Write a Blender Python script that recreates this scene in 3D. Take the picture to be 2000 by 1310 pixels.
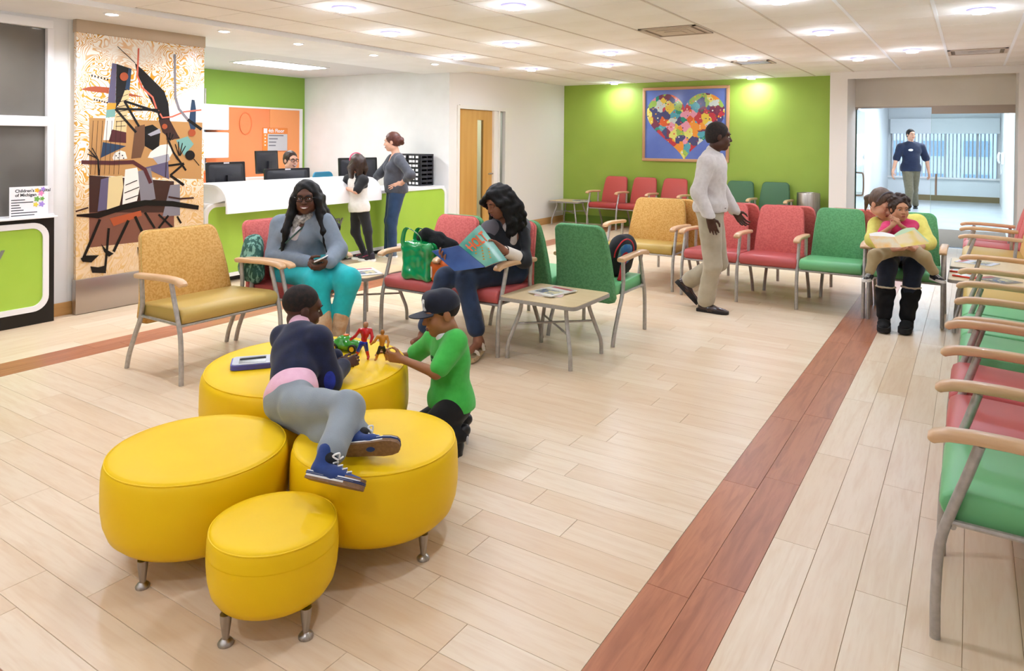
import bpy, bmesh, math, random
import numpy as np
from mathutils import Vector, Matrix
R = math.radians
random.seed(7)
for o in list(bpy.data.objects): bpy.data.objects.remove(o)
SC = bpy.context.scene
COL = SC.collection

# ------------------------------------------------------------------ camera
cam_data = bpy.data.cameras.new('camera'); camera = bpy.data.objects.new('camera', cam_data); COL.objects.link(camera)
cam_data.sensor_width = 36; cam_data.lens = 1390.2 / 2000 * 36; cam_data.shift_y = -368.85 / 2000
cam_data.clip_start = 0.05; cam_data.clip_end = 200
def cam_axes(yaw, pitch, roll):
    f = Vector((-math.sin(yaw) * math.cos(pitch), math.cos(yaw) * math.cos(pitch), math.sin(pitch)))
    r = Vector((math.cos(yaw), math.sin(yaw), 0)); u = r.cross(f)
    return r * math.cos(roll) + u * math.sin(roll), u * math.cos(roll) - r * math.sin(roll), f
CR, CU, CF = cam_axes(R(32.886), R(-0.487), R(0.494))
camera.matrix_world = Matrix(((CR.x, CU.x, -CF.x, 0), (CR.y, CU.y, -CF.y, 0), (CR.z, CU.z, -CF.z, 1.545), (0, 0, 0, 1)))
SC.camera = camera

# ------------------------------------------------------------------ world, exposure
world = bpy.data.worlds.new('world'); SC.world = world; world.use_nodes = True
bg = world.node_tree.nodes['Background']; bg.inputs[0].default_value = (0.62, 0.78, 1.0, 1); bg.inputs[1].default_value = 2.6
SC.view_settings.view_transform = 'Standard'; SC.view_settings.look = 'None'
SC.view_settings.exposure = 0.3; SC.view_settings.gamma = 1.0; SC.view_settings.use_curve_mapping = False
LAMP = 8.6             # power of one ceiling downlight
WARM = (.87, .98, 1.19)   # lamp colour
SC.cycles.use_light_tree = False; SC.cycles.max_bounces = 6; SC.cycles.diffuse_bounces = 4; SC.cycles.glossy_bounces = 3; SC.cycles.transmission_bounces = 5; SC.cycles.caustics_reflective = False; SC.cycles.caustics_refractive = False
CEIL = 2.605; SOFF = 2.56

# ------------------------------------------------------------------ helpers
def lin(c):
    if isinstance(c, str):
        c = c.lstrip('#'); c = [int(c[i:i + 2], 16) / 255 for i in (0, 2, 4)]
        c = [x / 12.92 if x <= 0.04045 else ((x + 0.055) / 1.055) ** 2.4 for x in c]
    return (c[0], c[1], c[2], 1.0)
MATS = {}
def mat(name, col='#cccccc', rough=0.5, metal=0.0, col2=None, scale=8.0, stretch=None, bump=0.0, bscale=None, spec=0.5,
        emit=None, estr=0.0, coat=0.0, lo=0.35, hi=0.65, detail=4.0, trans=0.0, ior=1.45, sheen=0.0, alpha=1.0, kind='noise'):
    if name in MATS: return MATS[name]
    m = bpy.data.materials.new(name); m.use_nodes = True; nt = m.node_tree; N = nt.nodes; b = N['Principled BSDF']
    b.inputs['Base Color'].default_value = lin(col); b.inputs['Roughness'].default_value = rough; b.inputs['Metallic'].default_value = metal
    b.inputs['Specular IOR Level'].default_value = spec; b.inputs['Coat Weight'].default_value = coat
    b.inputs['Transmission Weight'].default_value = trans; b.inputs['IOR'].default_value = ior; b.inputs['Sheen Weight'].default_value = sheen
    b.inputs['Alpha'].default_value = alpha
    if emit: b.inputs['Emission Color'].default_value = lin(emit); b.inputs['Emission Strength'].default_value = estr
    if col2 or bump:
        tc = N.new('ShaderNodeTexCoord'); mp = N.new('ShaderNodeMapping'); nt.links.new(tc.outputs['Object'], mp.inputs[0])
        if stretch: mp.inputs['Scale'].default_value = stretch
        def tex(s):
            if kind == 'voronoi':
                t = N.new('ShaderNodeTexVoronoi'); t.inputs['Scale'].default_value = s; nt.links.new(mp.outputs[0], t.inputs['Vector']); return t.outputs['Distance']
            t = N.new('ShaderNodeTexNoise'); t.inputs['Scale'].default_value = s; t.inputs['Detail'].default_value = detail
            nt.links.new(mp.outputs[0], t.inputs['Vector']); return t.outputs[0]
        if col2:
            r = N.new('ShaderNodeValToRGB'); r.color_ramp.elements[0].position = lo; r.color_ramp.elements[1].position = hi
            r.color_ramp.elements[0].color = lin(col); r.color_ramp.elements[1].color = lin(col2)
            nt.links.new(tex(scale), r.inputs[0]); nt.links.new(r.outputs[0], b.inputs['Base Color'])
        if bump:
            bp = N.new('ShaderNodeBump'); bp.inputs['Strength'].default_value = bump; bp.inputs['Distance'].default_value = 0.004
            nt.links.new(tex(bscale or scale), bp.inputs['Height']); nt.links.new(bp.outputs[0], b.inputs['Normal'])
    MATS[name] = m; return m

def tag(o, label=None, cat=None, group=None, kind=None):
    for k, v in (('label', label), ('category', cat), ('group', group), ('kind', kind)):
        if v: o[k] = v
    return o
def empty(name, loc=(0, 0, 0), rz=0.0, label=None, cat=None, group=None):
    o = bpy.data.objects.new(name, None); COL.objects.link(o); o.location = loc; o.rotation_euler = (0, 0, rz); o.empty_display_size = 0.1
    return tag(o, label, cat, group)
def copy_tree(o, parent=None):
    c = o.copy(); COL.objects.link(c); c.parent = parent
    for ch in list(o.children): copy_tree(ch, c)
    return c

class MB:
    """collects faces of one mesh"""
    def __init__(s): s.v = []; s.f = []; s.mi = []; s.cur = 0
    def add(s, vs, fs):
        n = len(s.v); s.v += [tuple(v) for v in vs]; s.f += [tuple(i + n for i in f) for f in fs]; s.mi += [s.cur] * len(fs); return s
    def box(s, x0, x1, y0, y1, z0, z1, bev=0.0, seg=2):
        if bev <= 0:
            return s.add([(x0, y0, z0), (x1, y0, z0), (x1, y1, z0), (x0, y1, z0), (x0, y0, z1), (x1, y0, z1), (x1, y1, z1), (x0, y1, z1)],
                         [(0, 3, 2, 1), (4, 5, 6, 7), (0, 1, 5, 4), (1, 2, 6, 5), (2, 3, 7, 6), (3, 0, 4, 7)])
        bm = bmesh.new(); bmesh.ops.create_cube(bm, size=1)
        for v in bm.verts: v.co = Vector(((x0 + x1) / 2 + v.co.x * (x1 - x0), (y0 + y1) / 2 + v.co.y * (y1 - y0), (z0 + z1) / 2 + v.co.z * (z1 - z0)))
        bmesh.ops.bevel(bm, geom=bm.edges[:], offset=min(bev, 0.49 * min(x1 - x0, y1 - y0, z1 - z0)), segments=seg, profile=0.5, affect='EDGES')
        return s.bm(bm)
    def bm(s, bm, M=None):
        bm.verts.index_update(); vs = [(M @ v.co if M else v.co)[:] for v in bm.verts]; s.add(vs, [[v.index for v in f.verts] for f in bm.faces]); bm.free(); return s
    def tube(s, pts, r, n=10, cap=True, flat=1.0):
        pts = [Vector(p) for p in pts]; rs = r if isinstance(r, (list, tuple)) else [r] * len(pts); rings = []; prev = None
        for i, p in enumerate(pts):
            d = (pts[min(i + 1, len(pts) - 1)] - pts[max(i - 1, 0)]).normalized()
            a = prev - d * prev.dot(d) if prev else d.orthogonal()
            if a.length < 1e-6: a = d.orthogonal()
            a.normalize(); prev = a; b = d.cross(a)
            rings.append([p + (a * math.cos(2 * math.pi * k / n) + b * math.sin(2 * math.pi * k / n) * flat) * rs[i] for k in range(n)])
        vs = [v for q in rings for v in q]
        fs = [(i * n + k, i * n + (k + 1) % n, (i + 1) * n + (k + 1) % n, (i + 1) * n + k) for i in range(len(pts) - 1) for k in range(n)]
        if cap: fs += [tuple(range(n))[::-1], tuple((len(pts) - 1) * n + k for k in range(n))]
        return s.add(vs, fs)
    def sweep(s, path, prof):
        """prof: list of (u,v) in a frame given per path item: path = [(p, U, V)]"""
        n = len(prof); vs = []
        for p, U, V in path:
            p = Vector(p); U = Vector(U); V = Vector(V); vs += [p + U * u + V * v for u, v in prof]
        m = len(path)
        fs = [(i * n + k, i * n + (k + 1) % n, (i + 1) * n + (k + 1) % n, (i + 1) * n + k) for i in range(m - 1) for k in range(n)]
        fs += [tuple(range(n))[::-1], tuple((m - 1) * n + k for k in range(n))]
        return s.add(vs, fs)
    def lathe(s, prof, c=(0, 0, 0), n=32, sx=1.0, sy=1.0):
        vs = []; m = len(prof)
        for r, z in prof: vs += [(c[0] + sx * r * math.cos(2 * math.pi * k / n), c[1] + sy * r * math.sin(2 * math.pi * k / n), c[2] + z) for k in range(n)]
        fs = [(i * n + k, i * n + (k + 1) % n, (i + 1) * n + (k + 1) % n, (i + 1) * n + k) for i in range(m - 1) for k in range(n)]
        if prof[0][0] > 1e-5: fs.append(tuple(range(n))[::-1])
        if prof[-1][0] > 1e-5: fs.append(tuple((m - 1) * n + k for k in range(n)))
        return s.add(vs, fs)
    def prism(s, poly, f0, f1):
        """poly: 2d points; f0,f1: functions 2d->3d for both caps"""
        n = len(poly); vs = [f0(*p) for p in poly] + [f1(*p) for p in poly]
        return s.add(vs, [tuple(range(n))[::-1], tuple(range(n, 2 * n))] + [(k, (k + 1) % n, n + (k + 1) % n, n + k) for k in range(n)])
    def flat(s, poly, f):
        return s.add([f(*p) for p in poly], [tuple(range(len(poly)))])
    def xform(s, M):
        s.v = [tuple(M @ Vector(v)) for v in s.v]; return s
    def mesh(s, name, mats, smooth=35):
        me = bpy.data.meshes.new(name); me.from_pydata(s.v, [], s.f)
        for m in (mats if isinstance(mats, (list, tuple)) else [mats]): me.materials.append(m)
        if isinstance(mats, (list, tuple)) and len(mats) > 1: me.polygons.foreach_set('material_index', s.mi)
        bm = bmesh.new(); bm.from_mesh(me); bmesh.ops.recalc_face_normals(bm, faces=bm.faces[:]); bm.to_mesh(me); bm.free()
        if smooth:
            me.shade_smooth(); me.set_sharp_from_angle(angle=R(smooth))
        me.update(); return me
    def build(s, name, mats, parent=None, smooth=35):
        o = bpy.data.objects.new(name, s.mesh(name, mats, smooth)); COL.objects.link(o); o.parent = parent; return o
def rrect(w, h, r, n=5, c=(0, 0)):
    """rounded rectangle outline; r: radius or 4 radii (tr, tl, bl, br)"""
    rs = r if isinstance(r, (list, tuple)) else (r,) * 4; out = []
    for (sx, sy, a0), q in zip(((1, 1, 0), (-1, 1, 90), (-1, -1, 180), (1, -1, 270)), rs):
        for k in range(n + 1):
            a = R(a0 + 90 * k / n); out.append((c[0] + sx * (w / 2 - q) + q * math.cos(a), c[1] + sy * (h / 2 - q) + q * math.sin(a)))
    return out
def pillow_slab(outline, f, t, e, seg=3):
    """closed cushion-like slab: outline (u,v), f(u,v,w)->xyz, thickness t (w from 0 to t), edge rounding e"""
    m = MB(); cx = sum(p[0] for p in outline) / len(outline); cy = sum(p[1] for p in outline) / len(outline); n = len(outline); rows = []
    W = max(p[0] for p in outline) - min(p[0] for p in outline); H = max(p[1] for p in outline) - min(p[1] for p in outline)
    def ring(ins, w): return [f(cx + (u - cx) * (1 - 2 * ins / W), cy + (v - cy) * (1 - 2 * ins / H), w) for u, v in outline]
    steps = [(e * (1 - math.sin(a)), e * (1 - math.cos(a))) for a in [math.pi / 2 * k / seg for k in range(seg + 1)]]
    rows = [ring(i, w) for i, w in steps] + [ring(i, t - w) for i, w in reversed(steps)]
    vs = [v for q in rows for v in q]; k = len(rows)
    fs = [(i * n + j, i * n + (j + 1) % n, (i + 1) * n + (j + 1) % n, (i + 1) * n + j) for i in range(k - 1) for j in range(n)]
    vs += [f(cx, cy, -0.002), f(cx, cy, t + 0.002)]
    fs += [((j + 1) % n, j, k * n) for j in range(n)] + [((k - 1) * n + j, (k - 1) * n + (j + 1) % n, k * n + 1) for j in range(n)]
    return m.add(vs, fs)
def smoothpath(pts, n=5):
    """Catmull-Rom through pts"""
    P = [Vector(p) for p in pts]; P = [P[0] * 2 - P[1]] + P + [P[-1] * 2 - P[-2]]; out = []
    for i in range(1, len(P) - 2):
        for k in range(n):
            t = k / n; a, b, c, d = P[i - 1:i + 3]
            out.append(0.5 * ((2 * b) + (c - a) * t + (2 * a - 5 * b + 4 * c - d) * t * t + (3 * b - a - 3 * c + d) * t ** 3))
    return out + [P[-2]]
def text_mesh(txt, size, f, name, material, parent, depth=0.0, align='LEFT', bold=0.0, shear=0.0):
    """text laid by f(u,v,w)->xyz, u right, v up, w out of the surface"""
    cu = bpy.data.curves.new(name, 'FONT'); cu.body = txt; cu.size = size; cu.align_x = align; cu.offset = bold; cu.extrude = depth / 2; cu.shear = shear; cu.resolution_u = 3
    t = bpy.data.objects.new(name, cu); COL.objects.link(t); dg = bpy.context.evaluated_depsgraph_get(); dg.update()
    me = bpy.data.meshes.new_from_object(t.evaluated_get(dg)); bpy.data.objects.remove(t); bpy.data.curves.remove(cu)
    for v in me.vertices: v.co = f(v.co.x, v.co.y, v.co.z + depth / 2)
    me.materials.clear(); me.materials.append(material); o = bpy.data.objects.new(name, me); COL.objects.link(o); o.parent = parent; return o
# ------------------------------------------------------------------ shared materials
def wood_mat(name, c_lo, c_hi, c_vein, rough=0.34, per_object=True, vein=0.35):
    m = bpy.data.materials.new(name); m.use_nodes = True; nt = m.node_tree; N = nt.nodes; L = nt.links; b = N['Principled BSDF']
    tc = N.new('ShaderNodeTexCoord'); mp = N.new('ShaderNodeMapping'); L.new(tc.outputs['Object'], mp.inputs[0]); mp.inputs['Scale'].default_value = (1.1, 11, 11)
    if per_object:
        oi = N.new('ShaderNodeObjectInfo'); rnd = oi.outputs['Random']
    else:
        at = N.new('ShaderNodeAttribute'); at.attribute_name = 'tint'; rnd = at.outputs['Fac']
    mul = N.new('ShaderNodeMath'); mul.operation = 'MULTIPLY'; mul.inputs[1].default_value = 37.0; L.new(rnd, mul.inputs[0])
    add = N.new('ShaderNodeVectorMath'); L.new(mp.outputs[0], add.inputs[0]); L.new(mul.outputs[0], add.inputs[1])
    n1 = N.new('ShaderNodeTexNoise'); n1.inputs['Scale'].default_value = 2.2; n1.inputs['Detail'].default_value = 3; n1.inputs['Distortion'].default_value = 0.8; L.new(add.outputs[0], n1.inputs['Vector'])
    n2 = N.new('ShaderNodeTexNoise'); n2.inputs['Scale'].default_value = 9; n2.inputs['Detail'].default_value = 1; L.new(add.outputs[0], n2.inputs['Vector'])
    r1 = N.new('ShaderNodeMix'); r1.data_type = 'RGBA'; r1.inputs[6].default_value = lin(c_lo); r1.inputs[7].default_value = lin(c_hi); L.new(rnd, r1.inputs[0])
    ramp = N.new('ShaderNodeValToRGB'); ramp.color_ramp.elements[0].position = 0.42; ramp.color_ramp.elements[1].position = 0.72
    ramp.color_ramp.elements[0].color = (0, 0, 0, 1); ramp.color_ramp.elements[1].color = (vein, vein, vein, 1); L.new(n1.outputs[0], ramp.inputs[0])
    r2 = N.new('ShaderNodeMix'); r2.data_type = 'RGBA'; L.new(ramp.outputs[0], r2.inputs[0]); L.new(r1.outputs[2], r2.inputs[6]); r2.inputs[7].default_value = lin(c_vein)
    ramp2 = N.new('ShaderNodeValToRGB'); ramp2.color_ramp.elements[0].position = 0.5; ramp2.color_ramp.elements[1].position = 0.8
    ramp2.color_ramp.elements[0].color = (0, 0, 0, 1); ramp2.color_ramp.elements[1].color = (.25, .25, .25, 1); L.new(n2.outputs[0], ramp2.inputs[0])
    r3 = N.new('ShaderNodeMix'); r3.data_type = 'RGBA'; L.new(ramp2.outputs[0], r3.inputs[0]); L.new(r2.outputs[2], r3.inputs[6]); r3.inputs[7].default_value = lin(c_vein)
    L.new(r3.outputs[2], b.inputs['Base Color']); b.inputs['Roughness'].default_value = rough; b.inputs['Specular IOR Level'].default_value = 0.45
    MATS[name] = m; return m
MP = ('#dfc6a6', '#e8d5ba', '#d2ae86'); maple = wood_mat('maple_plank', *MP, vein=.42); maple_far = wood_mat('maple_plank_far', *MP, per_object=False, vein=.42)
cherry = wood_mat('cherry_plank', '#ad6c4c', '#ba7855', '#87492f', vein=0.6); cherry_far = wood_mat('cherry_plank_far', '#ad6c4c', '#ba7855', '#87492f', per_object=False, vein=0.6)
joint = mat('floor_joint', '#b89a76', 0.7)
white = mat('white_paint', '#f3f2f0', 0.55, col2='#eeedea', scale=3)
cream = mat('cream_paint', '#e6dfd0', 0.6, col2='#e1d9c9', scale=2)
warmwall = mat('warm_white_paint', '#ece6dd', 0.6)
green_paint = mat('lime_green_paint', '#9bb548', 0.5, col2='#96b044', scale=2)
green_desk = mat('lime_laminate', '#a9cc4c', 0.35, col2='#a4c847', scale=2)
green_alcove = mat('alcove_green_paint', '#93b94a', 0.55)
tile_m = mat('ceiling_tile_board', '#f6f1ea', 0.9, col2='#f2ece3', scale=2.5)
tbar_m = mat('ceiling_bar', '#d6cabb', 0.6)
tbar_lit = mat('ceiling_bar_lit', '#fbfbfd', 0.5)  # lit look of the right-hand bars is put into this white
solid = mat('white_solid_surface', '#f2f0ef', 0.3, spec=0.5)
black = mat('black_laminate', '#16130f', 0.4)
steel = mat('brushed_steel', '#b3aca4', 0.32, 1.0, col2='#9d968e', scale=2, stretch=(1, 60, 1))
tube_m = mat('grey_steel_tube', '#b9b4ae', 0.4, 0.45, col2='#aaa49d', scale=40)
wood_base = mat('wood_baseboard', '#c89a5f', 0.45, col2='#b98a50', scale=2, stretch=(1, 1, 12))
arm_m = mat('beech_arm', '#dcb68c', 0.34, col2='#d0a57a', scale=3, stretch=(14, 2, 14), coat=0.15)
glass = mat('clear_glass', '#f3fbf8', 0.02, trans=1.0, ior=1.1, spec=0.5)
dark_glass = mat('dark_office_glass', '#6f6a63', 0.06, spec=0.7, col2='#645f59', scale=1.3)
glass_edge = mat('glass_edge_green', '#1f4a3c', 0.15)

def struct(mb, name, m, parent=None, smooth=0):
    o = mb.build(name, m, parent, smooth)
    if parent is None: o['kind'] = 'structure'
    return o
def wbox(name, m, *b, parent=None, bev=0.0): return struct(MB().box(*b, bev), name, m, parent)

# ------------------------------------------------------------------ floor with its planks
floor = wbox('floor', joint, -7.2, 0.72, -3.1, 12.45, -0.06, -0.0025)
def in_view(p, mx=60):
    d = Vector(p) - Vector((0, 0, 1.545)); z = d.dot(CF)
    if z < 0.3: return None
    x = 1000 + 1390.2 * d.dot(CR) / z; y = 286.15 - 1390.2 * d.dot(CU) / z
    return (x, y, z) if -mx < x < 2000 + mx and -mx < y < 1310 + mx else None
planks = []      # (cx, cy, length, width, along_x, kind)
PW, PL, GAP = 0.15, 0.914, 0.0008
def lay(x0, x1, y0, y1, along_x, kind, pw=PW):
    a0, a1, b0, b1 = (x0, x1, y0, y1) if along_x else (y0, y1, x0, x1)
    rows = max(1, round((b1 - b0) / pw)); w = (b1 - b0) / rows
    for i in range(rows):
        a = a0 - random.choice((0.0, .3, .55, .75, .15)) * PL
        while a < a1:
            s, e = max(a, a0), min(a + PL, a1)
            if e - s > 0.02:
                c = ((s + e) / 2, b0 + (i + .5) * w); planks.append((c[0], c[1], e - s, w, True, kind) if along_x else (c[1], c[0], e - s, w, False, kind))
            a += PL
lay(-0.635, 0.62, -3, 12.45, False, 'm'); lay(-0.94, -0.635, -3, 12.45, False, 'c')
lay(-5.22, -0.94, 0.925, 12.075, True, 'm'); lay(-5.22, -0.94, 0.625, 0.925, True, 'c'); lay(-5.22, -0.94, -3, .625, True, 'm')
lay(-5.525, -5.22, -3, 12.08, False, 'c'); lay(-7.1, -5.525, -3, 12.08, False, 'm'); 
def score(p):
    v = in_view((p[0], p[1], 0)); 
    return p[2] * p[3] / v[2] ** 3 if v else 0
planks.sort(key=score, reverse=True)
shared = {}
far = MB(); far_c = MB(); tints = {0: [], 1: []}
for i, (cx, cy, ln, w, ax, k) in enumerate(planks):
    lx, ly = ln - 2 * GAP, w - 2 * GAP
    if i < 300 and score((cx, cy, ln, w)) > 0:
        key = (round(lx, 3), round(ly, 3), k)
        if key not in shared:
            shared[key] = MB().box(-lx / 2, lx / 2, -ly / 2, ly / 2, -0.006, 0.0, 0.0006, 1).mesh('plank', maple if k == 'm' else cherry, 0)
        o = bpy.data.objects.new('plank', shared[key]); COL.objects.link(o); o.parent = floor
        o.location = (cx, cy, random.uniform(0, .0002)); o.rotation_euler = (0, 0, (0 if ax else math.pi / 2) + random.choice((0, math.pi)))
    else:
        mb = far if k == 'm' else far_c
        if ax: mb.box(cx - lx / 2, cx + lx / 2, cy - ly / 2, cy + ly / 2, -0.006, 0)
        else: mb.box(cx - ly / 2, cx + ly / 2, cy - lx / 2, cy + lx / 2, -0.006, 0)
        tints[0 if k == 'm' else 1] += [random.random()] * 6
for mb, m, t in ((far, maple_far, tints[0]), (far_c, cherry_far, tints[1])):
    o = mb.build('distant_planks', m, floor, 0); at = o.data.attributes.new('tint', 'FLOAT', 'FACE'); at.data.foreach_set('value', t); o['kind'] = 'stuff'

# ------------------------------------------------------------------ ceiling with its tiles
ceiling = wbox('ceiling', tbar_m, -6.74, 0.72, -3.1, 12.45, CEIL + 0.012, CEIL + 0.1)
TP = 0.609; tile_meshes = {}
def tile(x0, x1, y0, y1):
    w, h = x1 - x0 - 0.016, y1 - y0 - 0.008
    if w < .03 or h < .03: return
    key = (round(w, 3), round(h, 3))
    if key not in tile_meshes: tile_meshes[key] = MB().box(-w / 2, w / 2, -h / 2, h / 2, 0, 0.016, 0.003, 1).mesh('ceiling_tile', tile_m, 0)
    o = bpy.data.objects.new('ceiling_tile', tile_meshes[key]); COL.objects.link(o); o.parent = ceiling; o.location = ((x0 + x1) / 2, (y0 + y1) / 2, CEIL + random.uniform(0, .0008))
xs = [-5.78] + [-2.09 + TP * k for k in range(-6, 5) if -5.75 < -2.09 + TP * k < 0.6] + [0.62]
ys = [6.26 + TP * k for k in range(-5, 10) if 6.26 + TP * k < 12.05] + [12.08]
for i in range(len(xs) - 1):
    for j in range(len(ys) - 1):
        y1 = ys[j + 1]
        if xs[i] > -1.85 and y1 > 11.55: y1 = 11.55
        if y1 > ys[j]: tile(xs[i], xs[i + 1], ys[j], y1)
for j in range(len(ys) - 1):
    if ys[j] > 8.55: tile(-6.62, -5.78, ys[j], ys[j + 1]); 
wbox('ceiling_panel', tile_m, -5.78, 0.62, -3, ys[0] - .004, CEIL, CEIL + .015, parent=ceiling)
for x in xs[1:-1]:
    y1 = 11.55 if x > -1.85 else 12.08
    struct(MB().box(x - (.013 if x > -1.2 else .009), x + (.013 if x > -1.2 else .009), ys[0], y1, CEIL - 0.004, CEIL + 0.014), 'ceiling_bar', tbar_lit if x > -1.2 else tbar_m, ceiling)
wbox('trim_1', white, -7.15, -5.78, -3, 8.59, SOFF, CEIL + .012)
tag(bpy.data.objects['trim_1'], 'white lowered ceiling band above the glass artwork and reception desk')

# ------------------------------------------------------------------ walls of the waiting room
wbox('wall_right', white, 0.62, 0.72, -3.1, 22.8, 0, 2.7)
wbox('wall_front', white, -7.2, 0.72, -3.2, -3.1, 0, 2.7)
wbox('wall_back', green_paint, -6.62, -1.8, 12.08, 12.2, 0, CEIL + 0.02)
wbox('baseboard_back', mat('green_base', '#6d8f2c', .5), -6.61, -1.8, 12.066, 12.08, 0, .15)
wbox('baseboard_right', wood_base, 0.606, 0.62, -3, 11.55, 0, .1)
# doorway surround at the back right
wbox('wall_doorway', warmwall, -1.8, -1.56, 11.55, 12.5, 0, CEIL)
wbox('wall_doorway_right', warmwall, 0.51, 0.62, 11.55, 12.5, 0, CEIL)
wbox('trim_2', warmwall, -1.56, 0.51, 11.55, 11.62, 2.50, CEIL)
wbox('wall_doorway_header', cream, -1.56, 0.51, 12.4, 12.5, 2.12, CEIL)
wbox('ceiling_doorway', white, -1.56, 0.51, 11.62, 12.4, CEIL - .02, CEIL + .01)
# left wall with the consulting-room door
DX = -6.62
wl = struct(MB().box(DX - .12, DX, 8.492, 8.70, 0, CEIL).box(DX - .12, DX, 8.70, 10.2, 2.08, CEIL).box(DX - .12, DX, 10.2, 12.2, 0, CEIL).box(DX - .12, DX, 9.71, 9.80, 0, 2.08), 'wall_left', warmwall)
struct(MB().box(DX, DX + .014, 10.2, 12.07, 0, .12).box(DX, DX + .014, 8.49, 8.68, 0, .12), 'baseboard_left', wood_base)
frame_m = mat('door_frame_paint', '#ece6da', .4)
struct(MB().box(DX - .1, DX + .02, 8.68, 8.735, 0, 2.08).box(DX - .1, DX + .02, 8.735, 10.0, 2.03, 2.09).box(DX - .1, DX + .02, 9.665, 9.72, 0, 2.03).box(DX - .1, DX + .02, 9.80, 9.84, 0, 2.03)
       .box(DX - .1, DX + .02, 10.0, 10.2, 0, 2.09).box(DX - .1, DX + .02, 9.84, 10.0, 0, .1), 'trim_3', frame_m)
# wooden door
dm = mat('door_veneer', '#cf9f57', .4, col2='#c4924a', scale=1.2, stretch=(9, 9, .7))
d1 = empty('door_1', (DX - .04, 9.2, 0)); d1['kind'] = 'structure'
MB().box(DX - .065, DX - .02, 8.737, 9.245, 0.005, 2.028).box(DX - .065, DX - .02, 9.415, 9.663, .005, 2.028).box(DX - .065, DX - .02, 9.245, 9.415, .005, .22).box(DX - .065, DX - .02, 9.245, 9.415, 1.87, 2.028).build('door_leaf', dm, None, 0).parent = d1
d1.location = (0, 0, 0)
MB().box(DX - .045, DX - .04, 9.245, 9.415, .22, 1.87).build('vision_pane', glass, d1, 0)
h = MB().tube([(DX - .02, 9.60, 1.0), (DX + .035, 9.60, 1.0)], .012).tube([(DX + .035, 9.605, 1.0), (DX + .04, 9.50, 1.0)], .009).lathe([(.026, 0), (.026, .008), (0, .008)], n=16)
h = MB().tube([(DX - .02, 9.60, 1.0), (DX + .04, 9.60, 1.0)], .013).tube([(DX + .04, 9.61, 1.0), (DX + .045, 9.54, 1.005), (DX + .042, 9.48, 1.0)], .009).build('door_handle', steel, d1)
wbox('window_1', glass, DX - .05, DX - .045, 9.84, 10.0, .1, 2.03)
# room behind that door: pale walls, a shelf of folders
wbox('wall_room_back', mat('pale_green_wall', '#dfe3c4', .6), -8.6, -8.5, 8.6, 10.6, 0, 2.6)
wbox('wall_room_side', mat('pale_yellow_wall', '#e6dcb8', .6), -8.5, -6.75, 10.5, 10.6, 0, 2.6)
wbox('floor_room', wood_base, -8.6, -6.74, 8.55, 10.6, -.02, 0)
wbox('ceiling_room', white, -8.6, -6.74, 8.55, 10.6, 2.6, 2.62)
# left: office front with glazing
wl0 = struct(MB().box(-6.75, -6.6, 2.97, 3.099, 0, SOFF).box(-6.75, -6.6, -3.1, 2.97, 2.50, SOFF).box(-6.75, -6.62, -3.1, 2.97, 0, .86), 'wall_left_office', white)
wbox('baseboard_left_office', wood_base, -6.6, -6.585, 2.93, 3.13, 0, .11)
w2 = empty('window_2'); w2['kind'] = 'structure'
MB().box(-6.66, -6.575, -3.05, 2.97, 2.46, 2.53, .004).box(-6.66, -6.575, 2.925, 2.975, .86, 2.46, .004).box(-6.66, -6.575, -3.05, 2.925, 1.63, 1.715, .004).box(-6.66, -6.56, -3.05, 2.975, .86, .89, .004).build('window_frame', solid, w2)
MB().box(-6.63, -6.622, -3.05, 2.925, 1.715, 2.46).build('pane', dark_glass, w2, 0)
MB().box(-6.63, -6.622, -3.05, 2.925, .89, 1.63).build('pane', dark_glass, w2, 0)
# alcove behind the reception desk
wbox('wall_alcove_back', green_alcove, -9.92, -9.82, 3.2, 8.6, 0, 2.66)
wbox('wall_alcove_end', white, -9.82, DX - .002, 8.49, 8.6, 0, 2.66)
wbox('wall_alcove_side', white, -9.82, -6.6, 3.1, 3.2, 0, SOFF)
wbox('ceiling_alcove', mat('alcove_ceiling', '#dcd9d6', .8), -9.9, -7.15, 3.1, 8.55, 2.60, 2.66)
wbox('floor_alcove', mat('alcove_floor', '#b99f7c', .5), -9.9, -7.2, 3.1, 8.6, -.03, 0)

# ------------------------------------------------------------------ corridor beyond the glass doors
blu = mat('corridor_wall', '#e9eef0', .5); vinyl = mat('corridor_vinyl', '#e2eaf0', .18, col2='#d9e2ea', scale=1.5)
wbox('floor_corridor', vinyl, -3.0, 0.72, 12.45, 22.8, -.04, 0)
wbox('floor_mat', mat('entrance_mat', '#8a7a70', .8, col2='#7d6e65', scale=60), -1.55, 0.5, 12.55, 15.1, 0, .006)
wbox('wall_corridor_left', blu, -2.1, -2.0, 14.6, 22.8, 0, 2.7)
wbox('wall_corridor_yellow', mat('corridor_yellow', '#e8dfa9', .6), -2.7, -2.6, 12.4, 14.7, 0, 2.7)
wbox('wall_corridor_end_left', blu, -2.7, -2.0, 14.6, 14.7, 0, 2.7)
wbox('ceiling_corridor', mat('corridor_ceiling', '#eef1f3', .8), -3.0, .72, 12.5, 22.9, 2.62, 2.7)
wbox('wall_corridor_near', blu, -3.0, -1.8, 12.3, 12.45, 0, 2.7)
struct(MB().box(-2.1, .72, 22.7, 22.85, 0, .64).box(-2.1, .72, 22.7, 22.85, 1.85, 2.7).box(-2.1, -1.93, 22.7, 22.85, .64, 1.85), 'wall_corridor_far', blu)
wbox('baseboard_corridor', mat('corridor_base', '#8b7a56', .5), -2.0, .62, 22.685, 22.7, 0, .15)
wbox('trim_4', solid, -2.0, .62, 22.6, 22.7, .60, .65)
w3 = empty('window_3'); w3['kind'] = 'structure'
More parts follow.
